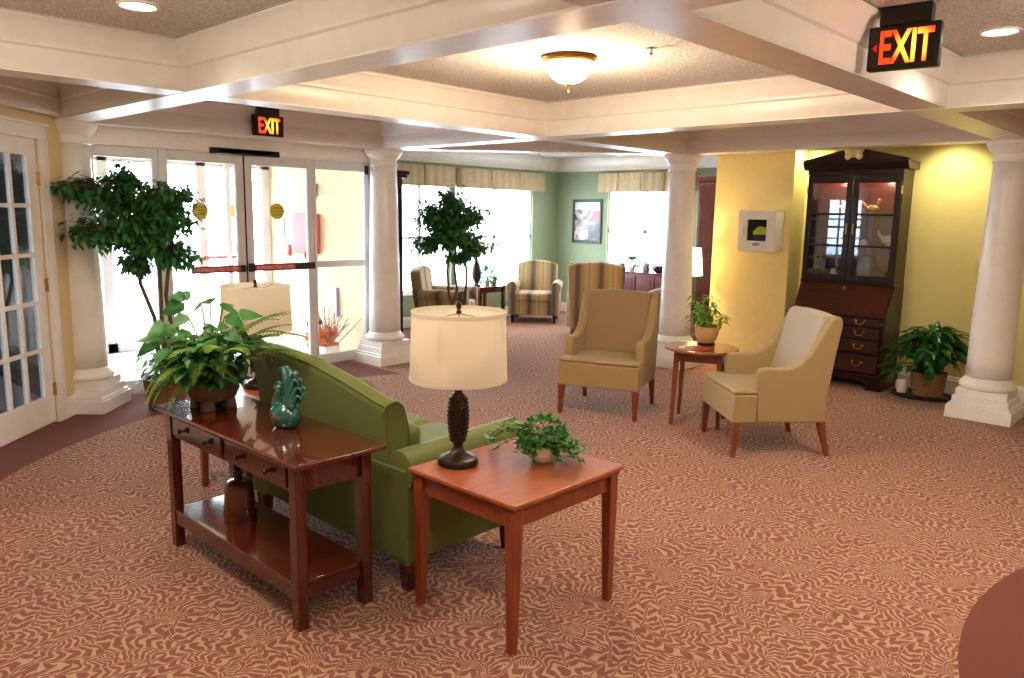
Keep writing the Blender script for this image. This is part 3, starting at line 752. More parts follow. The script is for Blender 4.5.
# ------------------------------------------------------------------ upholstery
def rounded(poly, rad, n=4):
    """fillet a 2-D polygon"""
    out = []; L = len(poly)
    for i in range(L):
        p = Vector(poly[i]); a = Vector(poly[i-1]); b = Vector(poly[(i+1)%L])
        r = rad[i] if hasattr(rad, '__len__') else rad
        if r <= 0: out.append(tuple(p)); continue
        da_, db = (a-p), (b-p); r = min(r, da_.length*.45, db.length*.45)
        s_, e_ = p+da_.normalized()*r, p+db.normalized()*r
        for k2 in range(n+1):
            t_ = k2/n; out.append(tuple((1-t_)**2*s_ + 2*t_*(1-t_)*p + t_**2*e_))
    return out
def khaki_chair(loc, rz, label, mat, mat_in):
    """faces local -y"""
    e = empty('armchair', loc, rz, label, 'armchair')
    # scooped side panel outline (y,z)
    side = [(-.20,.26),(-.215,.62),(-.19,.665),(-.14,.672),(-.06,.668),(.02,.672),(.10,.70),(.17,.77),(.225,.87),(.27,.96),(.31,1.03),(.345,1.058),(.39,1.05),(.402,1.0),(.37,.8),(.33,.5),(.31,.26)]
    for sx in (-1,1):
        x0, x1 = (.285,.365) if sx > 0 else (-.365,-.285)
        MB().prism(side, x0, x1, 'x').build('arm', mat, e, bevel=.018, seg=3)
    T_ = [(-.365,-.385),(.365,-.385),(.365,-.205),(.284,-.205),(.284,.28),(-.284,.28),(-.284,-.205),(-.365,-.205)]
    MB().prism(T_, .262, .472, 'z').build('seat_frame', mat, e, bevel=.012)
    T2 = [(-.358,-.382),(.358,-.382),(.358,-.208),(.28,-.208),(.28,.22),(-.28,.22),(-.28,-.208),(-.358,-.208)]
    MB().prism(T2, .473, .505, 'z').build('seat', mat, e, bevel=.014, seg=3)
    bk = [(.13,.47),(.165,.56),(.245,.85),(.29,1.035),(.305,1.05),(.375,1.052),(.39,1.035),(.345,.7),(.31,.262),(.16,.262)]
    m = MB(); rows = []
    for x in (-.29,-.2,-.1,0,.1,.2,.29):
        cv = .018*(abs(x)/.29)**2; up = .014*(1-(x/.29)**2)
        rows.append([(x, y-(cv if i < 5 else 0), z+(up if 2 < i < 7 else 0)) for i, (y, z) in enumerate(bk)])
    n = len(bk); vs = [p for r_ in rows for p in r_]; fs = []
    for i in range(len(rows)-1):
        for q in range(n): fs.append((i*n+q,(i+1)*n+q,(i+1)*n+(q+1)%n,i*n+(q+1)%n))
    fs += [tuple(range(n)), tuple((len(rows)-1)*n+q for q in range(n))[::-1]]
    m.add(vs, fs).build('backrest', mat_in, e, smooth=True, bevel=.012)
    for sx in (-1,1):
        MB().frustum((sx*.34,-.358,.017,.017,0),(sx*.333,-.35,.029,.029,.264)).build('leg', M['walnut'], e, bevel=.003)
        m = MB(); pts = [(.365,0,.016),(.345,.08,.019),(.322,.16,.023),(.30,.264,.028)]
        vs = []; fs = []
        for y, z, h in pts: vs += [(sx*.332-h,y-h,z),(sx*.332+h,y-h,z),(sx*.332+h,y+h,z),(sx*.332-h,y+h,z)]
        for i in range(3):
            for q in range(4): fs.append((i*4+q,i*4+(q+1)%4,i*4+4+(q+1)%4,i*4+4+q))
        fs += [(3,2,1,0),(12,13,14,15)]
        m.add(vs, fs).build('leg', M['walnut'], e, bevel=.003)
    return e
ca = khaki_chair((.745,.13,0), R(21), 'khaki armchair left of the small round table, facing the sofa', M['khaki'], M['khaki_in'])
cb = khaki_chair((2.26,.115,0), R(-42), 'pale beige armchair right of the round table, in front of the desk', M['khaki'], M['beige'])

def sofa():
    e = empty('sofa', (1.545,-3.05,0), 0, 'olive green camel back sofa with rolled arms behind the console table', 'sofa')
    hw = .70; mat = M['olive']
    # frame with arched lower edge at the back and front
    def arch(n=14):
        pts = [(-hw+.02,.14)]
        for i in range(n+1):
            x = -hw+.12+(2*hw-.24)*i/n; pts.append((x, .15+.07*math.sin(PI*i/n)**.6))
        return pts + [(hw-.02,.14),(hw-.02,.42),(-hw+.02,.42)]
    MB().prism(arch(), -.36, .36, 'y').build('sofa_frame', mat, e, bevel=.01)
    MB().box(-.70,.70,-.395,-.362,.16,.60).build('rear_panel', mat, e, bevel=.01)
    # camel back: rows along x
    rows = []; N = 26
    for i in range(N+1):
        x = -.585+1.17*i/N; s_ = x/hw
        s_ = (s_+.5)/1.33 if s_ > -.5 else (s_+.5)/.9
        h = .895+.135*max(0, math.cos(s_*PI/2*1.0))**1.05
        y0 = -.395   # outer back plane
        lean = (h-.42)*.12
        rows.append([(x,y0+.05,.16),(x,y0+.03,.45),(x,y0-lean*.6,h-.05),(x,y0-lean*.6+.015,h-.015),(x,y0-lean*.6+.06,h),(x,y0-lean*.6+.085,h-.004),(x,y0-lean*.5+.11,h-.03),(x,y0+.11,h-.12),(x,y0+.15,.45),(x,y0+.15,.16)])
    n = 10; vs = [p for r_ in rows for p in r_]; fs = []
    for i in range(N):
        for q in range(n): fs.append((i*n+q,(i+1)*n+q,(i+1)*n+(q+1)%n,i*n+(q+1)%n))
    fs += [tuple(range(n)), tuple(N*n+q for q in range(n))[::-1]]
    MB().add(vs, fs).build('backrest', mat, e, bevel=.012, seg=3)
    m = MB(); m.tube([(r_[3][0], r_[3][1]-.004, r_[3][2]) for r_ in rows], .006, 6); m.tube([(rows[-1][k2][0]+.003, rows[-1][k2][1], rows[-1][k2][2]) for k2 in range(2,9)], .006, 6)
    m.build('piping', mat, e, smooth=True)
    for sx in (-1,1):
        m = MB()
        prof = []   # (x,z) arm cross-section: panel + outward roll
        for a in range(-50, 231, 20):
            t_ = R(a); prof.append(((.645+.10*math.cos(t_)), .605+.095*math.sin(t_)))
        prof += [(.565,.45),(.575,.14),(.705,.14),(.712,.5)]
        pf = [(sx*x, z) for x, z in prof]
        # arched underside along y: split into slices
        ys = [-.385,-.30,-.2,-.1,0,.1,.2,.3,.375]; n2 = len(pf); vs = []; fs = []
        for yy in ys:
            t_ = (yy+.385)/.76; lift = .075*math.sin(PI*t_)**.7 if 0 < t_ < 1 else 0
            vs += [(x, yy, z+(lift if z < .2 else 0) - (.02*(1-t_) if z > .5 else 0)) for x, z in pf]
        for i in range(len(ys)-1):
            for q in range(n2): fs.append((i*n2+q,(i+1)*n2+q,(i+1)*n2+(q+1)%n2,i*n2+(q+1)%n2))
        fs += [tuple(range(n2)), tuple((len(ys)-1)*n2+q for q in range(n2))[::-1]]
        m.add(vs, fs).build('arm', mat, e, smooth='auto')
    for x0 in (-.556,.004):
        MB().box(x0,x0+.552,-.15,.40,.415,.56).build('seat_cushion', mat, e, bevel=.045, seg=4)
        MB().box(x0+.03,x0+.522,-.27,-.13,.55,.74, Mt()).build('back_cushion', mat, e, bevel=.05, seg=4)
    for x in (-.66,.66):
        for y in (-.34,.33):
            MB().frustum((x,y,.026,.026,0),(x,y,.038,.038,.155)).build('leg', M['cherry'], e, bevel=.004)
sofa()

def striped_chair(loc, rz, label, w=.42, name='armchair'):
    e = empty(name, loc, rz, label, 'armchair', 'striped lounge chairs')
    mat = M['stripe']
    MB().box(-w+.04,w-.04,-.36,.36,.13,.36).build('seat_frame', mat, e, bevel=.015)
    MB().box(-w+.13,w-.13,-.40,.20,.35,.49).build('seat_cushion', mat, e, bevel=.04, seg=4)
    top = [(-w+.09,.40)] + [(-w+.08+(2*w-.16)*i/10, .96+.07*math.sin(PI*i/10)**.8) for i in range(11)] + [(w-.09,.40)]
    MB().prism(top, .20, .36, 'y', Mt((0,-.03,0),(R(-8),0,0))).build('backrest', mat, e, bevel=.03, seg=3)
    for sx in (-1,1):
        pf = [(sx*(w-.065+.085*math.cos(R(a))), .585+.085*math.sin(R(a))) for a in range(-40,221,20)] + [(sx*(w-.13),.45),(sx*(w-.13),.13),(sx*(w-.01),.13),(sx*(w-.005),.5)]
        MB().prism(pf, -.40, .34, 'y').build('arm', M['stripe_arm'], e, bevel=.008)
    for x in (-w+.08,w-.08):
        for y in (-.33,.30): MB().frustum((x,y,.02,.02,0),(x,y,.03,.03,.14)).build('leg', M['mahog'], e)
    return e
sc1 = striped_chair((-3.70,4.08,0), R(37), 'striped armchair with rolled arms in the lounge corner by the window')
copy_tree(sc1, (-3.60,2.0,0), R(126), 'striped armchair behind the small ficus, seen from its side')
def wing_chair(loc, rz, label):
    e = empty('wing_chair', loc, rz, label, 'armchair', 'striped lounge chairs')
    mat = M['stripe']
    MB().box(-.36,.36,-.36,.34,.15,.40).build('seat_frame', mat, e, bevel=.015)
    MB().box(-.29,.29,-.40,.22,.39,.51).build('seat_cushion', mat, e, bevel=.04, seg=4)
    top = [(-.36,.15)] + [(-.41+.82*i/12, 1.08+.05*math.sin(PI*i/12)) for i in range(13)] + [(.36,.15)]
    MB().prism(top, .24, .36, 'y', Mt((0,0,0),(R(-5),0,0))).build('backrest', mat, e, bevel=.03, seg=3)
    for sx in (-1,1):
        wing = [(.36,.5),(.0,.62),(-.02,.8),(.06,1.0),(.2,1.09),(.38,1.09)]
        MB().prism(rounded(wing,.04), sx*.36-.035, sx*.36+.035, 'x').build('wing', mat, e, bevel=.02, seg=3)
        MB().box(sx*.36-.055,sx*.36+.055,-.36,.3,.15,.64).build('arm', M['stripe_arm'], e, bevel=.04, seg=4)
    for x in (-.32,.32):
        for y in (-.32,.32): MB().frustum((x,y,.018,.018,0),(x,y,.028,.028,.16)).build('leg', M['walnut'], e)
    return e
wing_chair((-2.05,3.56,0), R(37+180), 'striped high wing chair seen from behind, beyond the khaki armchair')
# pale barrel chair half behind the column
def barrel(loc, rz, label):
    e = empty('barrel_chair', loc, rz, label, 'armchair')
    m = MB(); n = 20; vs = []; fs = []
    for i in range(n+1):
        a = R(-30+240*i/n); h = .60+.12*math.sin(max(0, a))
        for r_, z in ((.38,.1),(.38,h),(.30,h),(.30,.1)): vs.append((r_*math.cos(a), r_*math.sin(a), z))
    for i in range(n):
        for q in range(4): fs.append((i*4+q,(i+1)*4+q,(i+1)*4+(q+1)%4,i*4+(q+1)%4))
    fs += [(0,1,2,3), tuple(n*4+q for q in range(4))[::-1]]
    m.add(vs, fs).build('backrest', M['beige'], e, bevel=.025, seg=3)
    MB().lathe([(0,.1),(.30,.1),(.31,.42),(.27,.45),(0,.46)], 28, cap=False).build('seat', M['beige'], e, smooth='auto')
    for a in range(4): MB().frustum((.24*math.cos(PI/4+a*PI/2),.24*math.sin(PI/4+a*PI/2),.018,.018,0),(.24*math.cos(PI/4+a*PI/2),.24*math.sin(PI/4+a*PI/2),.025,.025,.11)).build('leg', M['walnut'], e)
barrel((-1.30,4.25,0), R(0), 'pale barrel chair in the lounge, mostly hidden by the column')
e = empty('lounge_table', (-.93,3.42,0), 0, 'dark side table peeking out left of the middle column', 'table')
MB().box(-.3,.3,-.3,.3,.52,.55).build('tabletop', M['cherry'], e, bevel=.004)
for sx in (-1,1):
    for sy in (-1,1): MB().box(sx*.26-.025,sx*.26+.025,sy*.26-.025,sy*.26+.025,0,.52).build('leg', M['cherry'], e)
MB().box(-.27,.27,-.27,.27,.42,.52).build('apron', M['cherry'], e)

# sideboard and its objects
e = empty('sideboard', (-2.12,5.14,0), 0, 'plum red sideboard under the right lounge window', 'cabinet')
MB().box(-.55,.55,-.2,.24,.06,.83).build('body', M['plum'], e, bevel=.004)
MB().box(-.58,.58,-.225,.25,.83,.86).build('top', M['plum'], e, bevel=.005)
for x in (-.54,-.18,.18):
    d = MB().box(x+.01,x+.35,-.215,-.198,.12,.80).box(x+.07,x+.29,-.222,-.21,.18,.74).build('door', M['plum'], e, bevel=.005)
    MB().sphere((x+.05,-.225,.5),.012,8,6).build('knob', M['bronze'], d)
for x in (-.5,.5):
    for y in (-.16,.2): MB().box(x-.025,x+.025,y-.025,y+.025,0,.06).build('foot', M['plum'], e)
o = MB().lathe([(0,0),(.055,0),(.06,.01),(.06,.14),(.05,.15),(.02,.155),(.015,.17),(0,.172)], 20, cap=False).build('canister', M['chrome'], smooth='auto', loc=(-2.17,5.02,.86)); tag(o, 'silver canister on the plum sideboard', 'canister')
o = MB().lathe([(0,0),(.05,0),(.09,.03),(.105,.07),(.095,.11),(.07,.12),(.06,.13),(0,.13)], 20, cap=False).build('ceramic_bowl', plain('dark_blue_glaze', srgb(40,40,62), .2), smooth='auto', loc=(-1.93,5.02,.86)); tag(o, 'dark lidded bowl on the plum sideboard', 'bowl')

# side table in the lounge with lamp
e = empty('lamp_table', (-4.08,3.22,0), 0, 'small dark side table under the left lounge windows', 'table')
MB().box(-.24,.24,-.3,.3,.57,.60).build('tabletop', M['cherry'], e, bevel=.004)
for sx in (-1,1):
    for sy in (-1,1): MB().box(sx*.21-.022,sx*.21+.022,sy*.26-.022,sy*.26+.022,0,.57).build('leg', M['cherry'], e)
MB().box(-.21,.21,-.26,.26,.50,.57).build('apron', M['cherry'], e)
e = empty('urn_lamp', (-4.08,3.08,.60), 0, 'dark urn lamp with grey shade in front of the left lounge window', 'lamp')
MB().lathe([(0,0),(.06,0),(.06,.015),(.03,.03),(.03,.05),(.075,.14),(.08,.22),(.06,.32),(.025,.40),(.02,.46),(.01,.5)], 24, cap=False).build('lamp_base', M['bronze'], e, smooth=True)
MB().lathe([(.16,.50),(.12,.70)], 30, cap=False).build('lamp_shade', M['shade'], e, smooth=True)
o = MB().lathe([(.04,0),(.045,.01),(.03,.02),(.045,.04),(.05,.065),(.04,.09),(0,.10)], 16).build('glass_bowl', M['chrome'], smooth='auto', loc=(-4.0,3.40,.60)); tag(o, 'small round glass ornament on the lounge side table', 'ornament')

# tall dark cabinet behind the column by the doors
e = empty('tall_cabinet', (-3.55,.52,0), 0, 'tall dark wooden cabinet partly hidden behind the column by the doors', 'cabinet')
MB().box(-.40,.40,-.33,.33,0,2.18).build('body', M['mahog'], e, bevel=.004)
MB().box(-.44,.44,-.34,.38,2.18,2.22).box(-.46,.46,-.34,.40,2.22,2.27).build('cornice', M['mahog'], e, bevel=.006)
MB().box(-.42,.42,-.335,.35,0,.12).build('plinth', M['mahog'], e, bevel=.006)
for x0, x1 in ((-.37,-.01),(.01,.37)):
    d = MB().box(x0,x1,.33,.35,.16,2.12).build('door', M['mahog'], e, bevel=.006)
# red brown wardrobe
e = empty('wardrobe', (-.62,4.85,0), 0, 'tall red brown wooden wardrobe between the middle column and yellow wall', 'cabinet')
MB().box(-.56,.56,-.02,.5,1.24,2.28).box(-.53,.53,0,.5,0,1.24).build('body', M['redwood'], e, bevel=.004)
MB().box(-.6,.6,-.06,.52,2.28,2.34).build('cornice', M['redwood'], e, bevel=.006)
for x0, x1 in ((-.53,-.01),(.01,.53)):
    MB().box(x0,x1,-.04,-.02,1.28,2.24).build('door', M['redwood'], e, bevel=.008)
    MB().box(x0,x1,-.02,0,.1,1.2).build('door', M['redwood'], e, bevel=.008)
# lit lamp by the yellow wall
e = empty('lamp_stand', (-.10,2.84,0), 0, 'dark narrow plant stand behind the middle column', 'table')
MB().lathe([(0,0),(.14,0),(.14,.02),(.03,.04),(.025,.6),(.15,.63),(.15,.66),(0,.66)], 24, cap=False).build('stand', M['bronze'], e, smooth='auto')
ll = table_lamp((-.10,2.84,.66), 0, 'lit lamp with cream shade peeking out right of the middle column', .36, .67, .17, .14, True)
add_light('lamp_bulb', 'POINT', (0,0,.55), 30, (1,.62,.28), ll, size=.05)

# ------------------------------------------------------------------ valances
def valance(loc, rz, w, pleats, label, z0=2.14, z1=2.45):
    """local x along wall, +y to room"""
    m = MB(); n = 60; vs = []; fs = []
    for i in range(n+1):
        x = w*i/n; ph = (x/w*pleats) % 1
        notch = .028 if min(ph, 1-ph) < .035 else 0
        y = .12-notch+.006*math.sin(x*38)
        vs += [(x,y,z1),(x,y+.012,z0)]
    for i in range(n): fs.append((i*2,i*2+2,i*2+3,i*2+1))
    b = len(vs); vs += [(0,.0,z1),(0,.0,z0),(w,.0,z1),(w,.0,z0)]
    fs += [(b,0,1,b+1),(n*2,b+2,b+3,n*2+1)]
    fs.append(tuple([b]+[i*2 for i in range(n+1)]+[b+2]))
    m.add(vs, fs)
    o = m.build('valance', M['valance'], loc=loc, rot=(0,0,rz)); tag(o, label, 'valance', 'pleated beige valances')
    s_ = o.modifiers.new('s', 'SOLIDIFY'); s_.thickness = .008
    return o
valance((XL+.002,2.80,0), -PI/2, 1.30, 2, 'beige valance over the left lounge window, nearer the dark cabinet')
valance((XL+.002,4.92,0), -PI/2, 2.0, 3, 'long beige valance over the lounge window behind the corner armchair')
valance((-1.62,YL-.002,0), PI, 1.80, 4, 'beige pleated valance over the right lounge window')
# picture
e = empty('framed_picture', (-3.70,YL,1.64), 0, 'black framed village picture on the green wall between the lounge windows', 'picture')
def picture():
    t = NT('village_print'); v = t.coord(); s0 = t.n('ShaderNodeSeparateXYZ'); t.l(v, s0.inputs[0]); X, Z = s0.outputs[0], s0.outputs[2]
    vo = t.n('ShaderNodeTexVoronoi', distance='CHEBYCHEV'); vo.inputs['Scale'].default_value = 11; t.l(v, vo.inputs['Vector'])
    sc_ = t.n('ShaderNodeSeparateColor'); t.l(vo.outputs['Color'], sc_.inputs[0])
    town = t.ramp(sc_.outputs[0], [(.0, srgb(50,56,74)), (.3, srgb(92,84,80)), (.55, srgb(196,190,190)), (.8, srgb(120,110,104)), (1, srgb(226,226,232))])
    red = t.math('MULTIPLY', t.math('GREATER_THAN', X, .10), t.math('MULTIPLY', t.math('GREATER_THAN', Z, .02), t.math('LESS_THAN', Z, .18)))
    town = t.mix(t.math('MULTIPLY', red, t.math('GREATER_THAN', sc_.outputs[1], .3)), town, srgb(176,60,58))
    sky = t.math('GREATER_THAN', t.math('ADD', Z, t.math('MULTIPLY', t.noise(v, 14), .1)), .25)
    c = t.mix(sky, town, srgb(190,205,232))
    low = t.math('MULTIPLY', t.math('LESS_THAN', Z, -.05), t.math('GREATER_THAN', X, .02))
    c = t.mix(t.math('MULTIPLY', low, .8), c, srgb(40,40,62))
    return t.bsdf(c, .2)
MB().box(-.28,.28,-.012,-.01,-.33,.33).build('print', picture(), e)
m = MB(); m.box(-.32,-.28,-.03,0,-.38,.38); m.box(.28,.32,-.03,0,-.38,.38); m.box(-.28,.28,-.03,0,.33,.38); m.box(-.28,.28,-.03,0,-.38,-.33); m.box(-.29,.29,-.008,0,-.34,.34)
m.build('picture_frame', M['black'], e, bevel=.003)

# ------------------------------------------------------------------ secretary desk
SX, SY = 1.765, 2.74
e = empty('secretary_desk', (SX,SY,0), 0, 'tall dark mahogany secretary desk with lit glass doors against yellow wall', 'desk')
hw = .49
m = MB(); m.prism([(.02,.13),(.02,.765),(.20,1.075),(.50,1.075),(.50,.13)], -hw, -hw+.02, 'x'); m.prism([(.02,.13),(.02,.765),(.20,1.075),(.50,1.075),(.50,.13)], hw-.02, hw, 'x')
m.box(-hw+.02,hw-.02,.46,.50,.13,1.075); m.box(-hw+.02,hw-.02,.03,.46,.13,.76)
m.box(-hw,hw,.16,.50,1.075,1.09)
m.build('desk_body', M['mahog'], e, bevel=.003)
MB().prism([(.0,.77),(.175,1.075),(.20,1.06),(.03,.76)], -hw+.012, hw-.012, 'x').build('slant_front', M['mahog_in'], e, bevel=.003)
MB().lathe([(.018,0),(.018,.004),(0,.005)], 14, Mt((0,.155,1.035),(R(60),0,0))).build('keyhole_plate', M['brass'], e)
MB().box(-hw-.012,hw+.012,-.012,.03,.755,.772).build('writing_ledge', M['mahog'], e, bevel=.003)
zz = [.755,.655,.525,.375,.165]
M['drawer'] = wood('mahogany_drawer_front', srgb(28,9,6), srgb(60,21,12), (1.2,6,6), rough=.28, coat=.2)
for i in range(4):
    z1, z0 = zz[i]-.012, zz[i+1]+.012
    d = MB().box(-hw+.04,hw-.04,.0,.03,z0,z1).build('drawer', M['drawer'], e, bevel=.005)
    for sx in (-.25,.25):
        zc = (z0+z1)/2
        h = MB(); h.tube([(sx-.045,-.004,zc+.012),(sx-.045,-.02,zc+.008),(sx-.03,-.024,zc-.016),(sx,-.026,zc-.022),(sx+.03,-.024,zc-.016),(sx+.045,-.02,zc+.008),(sx+.045,-.004,zc+.012)], .005, 6)
        h.lathe([(.014,0),(.012,.004),(0,.005)], 10, Mt((sx-.045,0,zc+.014),(PI/2,0,0))); h.lathe([(.014,0),(.012,.004),(0,.005)], 10, Mt((sx+.045,0,zc+.014),(PI/2,0,0)))
        h.build('handle', M['brass'], d, smooth=True)
MB().lathe([(.012,0),(.012,.004),(0,.005)], 12, Mt((hw-.035,.018,.70),(PI/2,0,0))).build('lock_plate', M['brass'], e)
MB().box(-hw-.02,hw+.02,-.01,.50,.125,.165).build('base_moulding', M['mahog'], e, bevel=.01)
foot = [(-.51,0),(-.36,0),(-.35,.06),(-.30,.09),(.30,.09),(.35,.06),(.36,0),(.51,0),(.51,.127),(-.51,.127)]
MB().prism(foot, -.012, .02, 'y').box(.49,.51,.02,.5,0,.127).box(-.51,-.49,.02,.5,0,.127).build('bracket_foot', M['mahog'], e, bevel=.004)
# hutch
HY0, HY1 = .165, .50
m = MB(); m.box(-hw+.005,-hw+.03,HY0+.02,HY1,1.09,2.30); m.box(hw-.03,hw-.005,HY0+.02,HY1,1.09,2.30); m.box(-hw+.03,hw-.03,HY0+.02,HY1,2.21,2.30); m.box(-hw+.03,hw-.03,HY0+.02,HY1,1.09,1.12)
m.build('hutch_case', M['mahog'], e, bevel=.003)
MB().box(-hw+.03,hw-.03,HY1-.02,HY1,1.12,2.21).build('hutch_back', M['mahog_in'], e)
for z in (1.47,1.80): MB().box(-hw+.03,hw-.03,HY0+.05,HY1-.02,z,z+.014).build('shelf', M['mahog'], e)
for s_, x0, x1 in ((-1,-hw+.01,-.004),(1,.004,hw-.01)):
    dd = MB(); dd.box(x0,x0+.06,HY0,HY0+.022,1.10,2.215); dd.box(x1-.06,x1,HY0,HY0+.022,1.10,2.215)
    dd.box(x0+.06,x1-.06,HY0,HY0+.022,1.10,1.17); dd.box(x0+.06,x1-.06,HY0,HY0+.022,2.13,2.215)
    for z in (1.477,1.807): dd.box(x0+.06,x1-.06,HY0+.002,HY0+.018,z-.012,z+.012)
    d = dd.build('glass_door', M['mahog'], e, bevel=.004)
    MB().box(x0+.06,x1-.06,HY0+.010,HY0+.013,1.17,2.13).build('door_glass', M['glass2'], d)
    kx = x0+.03 if s_ > 0 else x1-.03
    MB().box(kx-.006,kx+.006,HY0-.004,HY0,1.60,1.71).tube([(kx,HY0-.004,1.62),(kx,HY0-.02,1.635),(kx,HY0-.02,1.675),(kx,HY0-.004,1.69)], .004, 6).build('door_pull', M['brass'], d)
    MB().box(x1-.002 if s_ > 0 else x0-.012, x1+.012 if s_ > 0 else x0+.002, HY0-.002,HY0+.01,2.02,2.10).build('hinge', M['brass'], d)
m = MB(); m.box(-hw-.0,hw+.0,HY0+.0,HY1,2.22,2.27); m.prism([(HY0+.0,2.27),(HY0-.045,2.33),(HY0-.045,2.35),(HY1,2.35),(HY1,2.27)], -hw-.045, hw+.045, 'x')
m.build('cornice', M['mahog'], e, bevel=.004)
ped = [(-hw-.05,2.35),(-hw-.04,2.372),(-.09,2.475),(-.06,2.455),(-.06,2.39),(.06,2.39),(.06,2.455),(.09,2.475),(hw+.04,2.372),(hw+.05,2.35)]
MB().prism(ped, HY0-.045, HY0+.02, 'y').build('pediment', M['mahog'], e, bevel=.004)
m = MB()
for s_ in (-1,1):
    m.tube([(s_*.075,HY0-.05,2.47),(s_*.05,HY0-.05,2.47),(s_*.04,HY0-.05,2.44),(s_*.042,HY0-.05,2.41),(s_*.065,HY0-.05,2.39),(s_*.085,HY0-.05,2.41),(s_*.075,HY0-.05,2.43)], .013, 8)
m = MB()
for s_ in (-1,1):
    m.prism(rounded([(s_*.025,2.415),(s_*.025,2.48),(s_*.10,2.48),(s_*.10,2.455),(s_*.085,2.44),(s_*.085,2.41)], .008), HY0-.062, HY0-.046, 'y')
    m.sphere((s_*.058,HY0-.056,2.40),(.034,.016,.034),14,8)
m.build('scroll_ornament', plain('pale_gold_scroll', srgb(238,220,176), .5), e, smooth=True)
for x in (-.25,.23):
    pk = MB().lathe([(.03,0),(.03,-.012),(0,-.013)], 16, Mt((x,HY0+.14,2.21))).build('puck_light', M['can'], e)
    add_light('puck_lamp', 'POINT', (x,HY0+.14,2.17), 5.5, (1,.62,.4), e, size=.02)
# collectibles on the shelves
M['gold'] = plain('gold_glaze', srgb(214,168,80), .25, metal=.5)
def bird(name, loc, s_, mat, label, flip=1):
    m = MB(); m.sphere((0,0,.045),(.06,.03,.035),14,10); m.tube([(flip*-.035,0,.06),(flip*-.05,0,.09),(flip*-.045,0,.115)], [.018,.012,.012], 8)
    m.sphere((flip*-.05,0,.12),.016,8,6); m.tube([(flip*-.06,0,.12),(flip*-.085,0,.115)], [.006,.001], 6); m.tube([(flip*.04,0,.05),(flip*.075,0,.08),(flip*.085,0,.11)], [.02,.012,.003], 8)
    m.lathe([(.03,0),(.03,.008),(.012,.015)], 12)
    o = m.build(name, mat, smooth=True, loc=loc); o.scale = (s_,)*3; return tag(o, label, 'figurine', 'figurines in the glass cabinet')
def jar(name, loc, prof, mat, label, cat='vase'):
    o = MB().lathe(prof, 20, cap=False).build(name, mat, smooth='auto', loc=loc); return tag(o, label, cat, 'figurines in the glass cabinet')
ys_ = SY+HY0+.17
bird('bird_figurine', (SX-.17,ys_,1.814), 1.1, M['gold'], 'golden bird on the top shelf behind the left glass door')
bird('bird_figurine', (SX+.16,ys_,1.814), 1.2, M['gold'], 'larger golden bird on the top shelf behind the right glass door', -1)
jar('small_dish', (SX+.05,ys_,1.814), [(0,0),(.02,0),(.03,.03),(.045,.05)], M['gold'], 'small gold dish beside the larger golden bird', 'dish')
jar('flat_dish', (SX-.30,ys_,1.484), [(0,0),(.04,0),(.07,.012),(.075,.02)], M['brownglaze'], 'brown flat dish on the middle shelf, left door', 'dish')
jar('shell_dish', (SX+.10,ys_,1.484), [(0,0),(.04,0),(.05,.03),(.035,.05),(0,.07)], M['whitepot'], 'pink white shell dish on the middle shelf', 'dish')
bird('white_parrot', (SX+.36,ys_,1.484), 1.5, M['whitepot'], 'tall white bird on the middle shelf at the right', -1)
jar('white_vase', (SX-.20,ys_,1.12), [(0,0),(.03,0),(.04,.04),(.025,.08),(.03,.1)], M['whitepot'], 'small white vase on the bottom shelf behind the left door')
bird('dark_figurine', (SX-.30,ys_,1.12), 1.3, M['bronze'], 'dark figurine on the bottom shelf at the left')
jar('green_plate', (SX+.12,ys_+.08,1.12), [(0,0),(.07,0),(.11,.13),(.07,.25),(0,.26)], plain('sage_glaze', srgb(96,110,90), .25), 'green round jar on the bottom shelf behind the right door')
bird('black_bird', (SX+.28,ys_,1.12), 1.4, M['black'], 'black bird on the bottom shelf at the right')

# AED cabinet
e = empty('defibrillator_cabinet', (.775,3.0,1.38), 0, 'white wall cabinet holding a defibrillator on the yellow wall', 'cabinet')
m = MB(); W_, H_, D_ = .225, .455, .19
m.box(-W_,-W_+.012,-D_,0,0,H_); m.box(W_-.012,W_,-D_,0,0,H_); m.box(-W_,W_,-D_,0,0,.012); m.box(-W_,W_,-D_,0,H_-.012,H_); m.box(-W_,W_,-.01,0,0,H_)
m.build('cabinet_box', M['whitep'], e, bevel=.003)
m = MB(); m.box(-W_,-.115,-D_-.012,-D_,.0,H_); m.box(.115,W_,-D_-.012,-D_,0,H_); m.box(-.115,.115,-D_-.012,-D_,0,.115); m.box(-.115,.115,-D_-.012,-D_,.355,H_)
for a in ((-.19,.19,.05,.054),(-.19,.19,.40,.404)): m.box(a[0],a[1],-D_-.014,-D_-.011,a[2],a[3])
for a in ((-.19,-.186),(.186,.19)): m.box(a[0],a[1],-D_-.014,-D_-.011,.05,.404)
d = m.build('door', M['whitep'], e, bevel=.002)
MB().box(-.115,.115,-D_-.008,-D_-.006,.115,.355).build('door_glass', M['glass'], d)
MB().box(-.17,-.155,-D_-.03,-D_-.012,.18,.28).build('handle', M['whitep'], d, bevel=.003)
MB().box(-.11,.13,-D_-.002,-D_+.05,H_-.002,H_+.004).build('alarm_plate', plain('pale_pink_label', srgb(220,180,170), .5), e)
MB().box(-.21,.21,-.016,-.011,.02,.44).build('inner_back', plain('dark_grey_lining', srgb(70,66,74), .7), e)
text('AED', .045, plain('blue_print', srgb(60,90,160), .4), e, (.0,-D_-.014,.075), (PI/2,0,0), 'cabinet_letters', .0008, bold=.0015)
d = empty('defibrillator', (.80,2.90,1.395), 0, 'dark blue defibrillator with yellow green case inside the white cabinet', 'medical device')
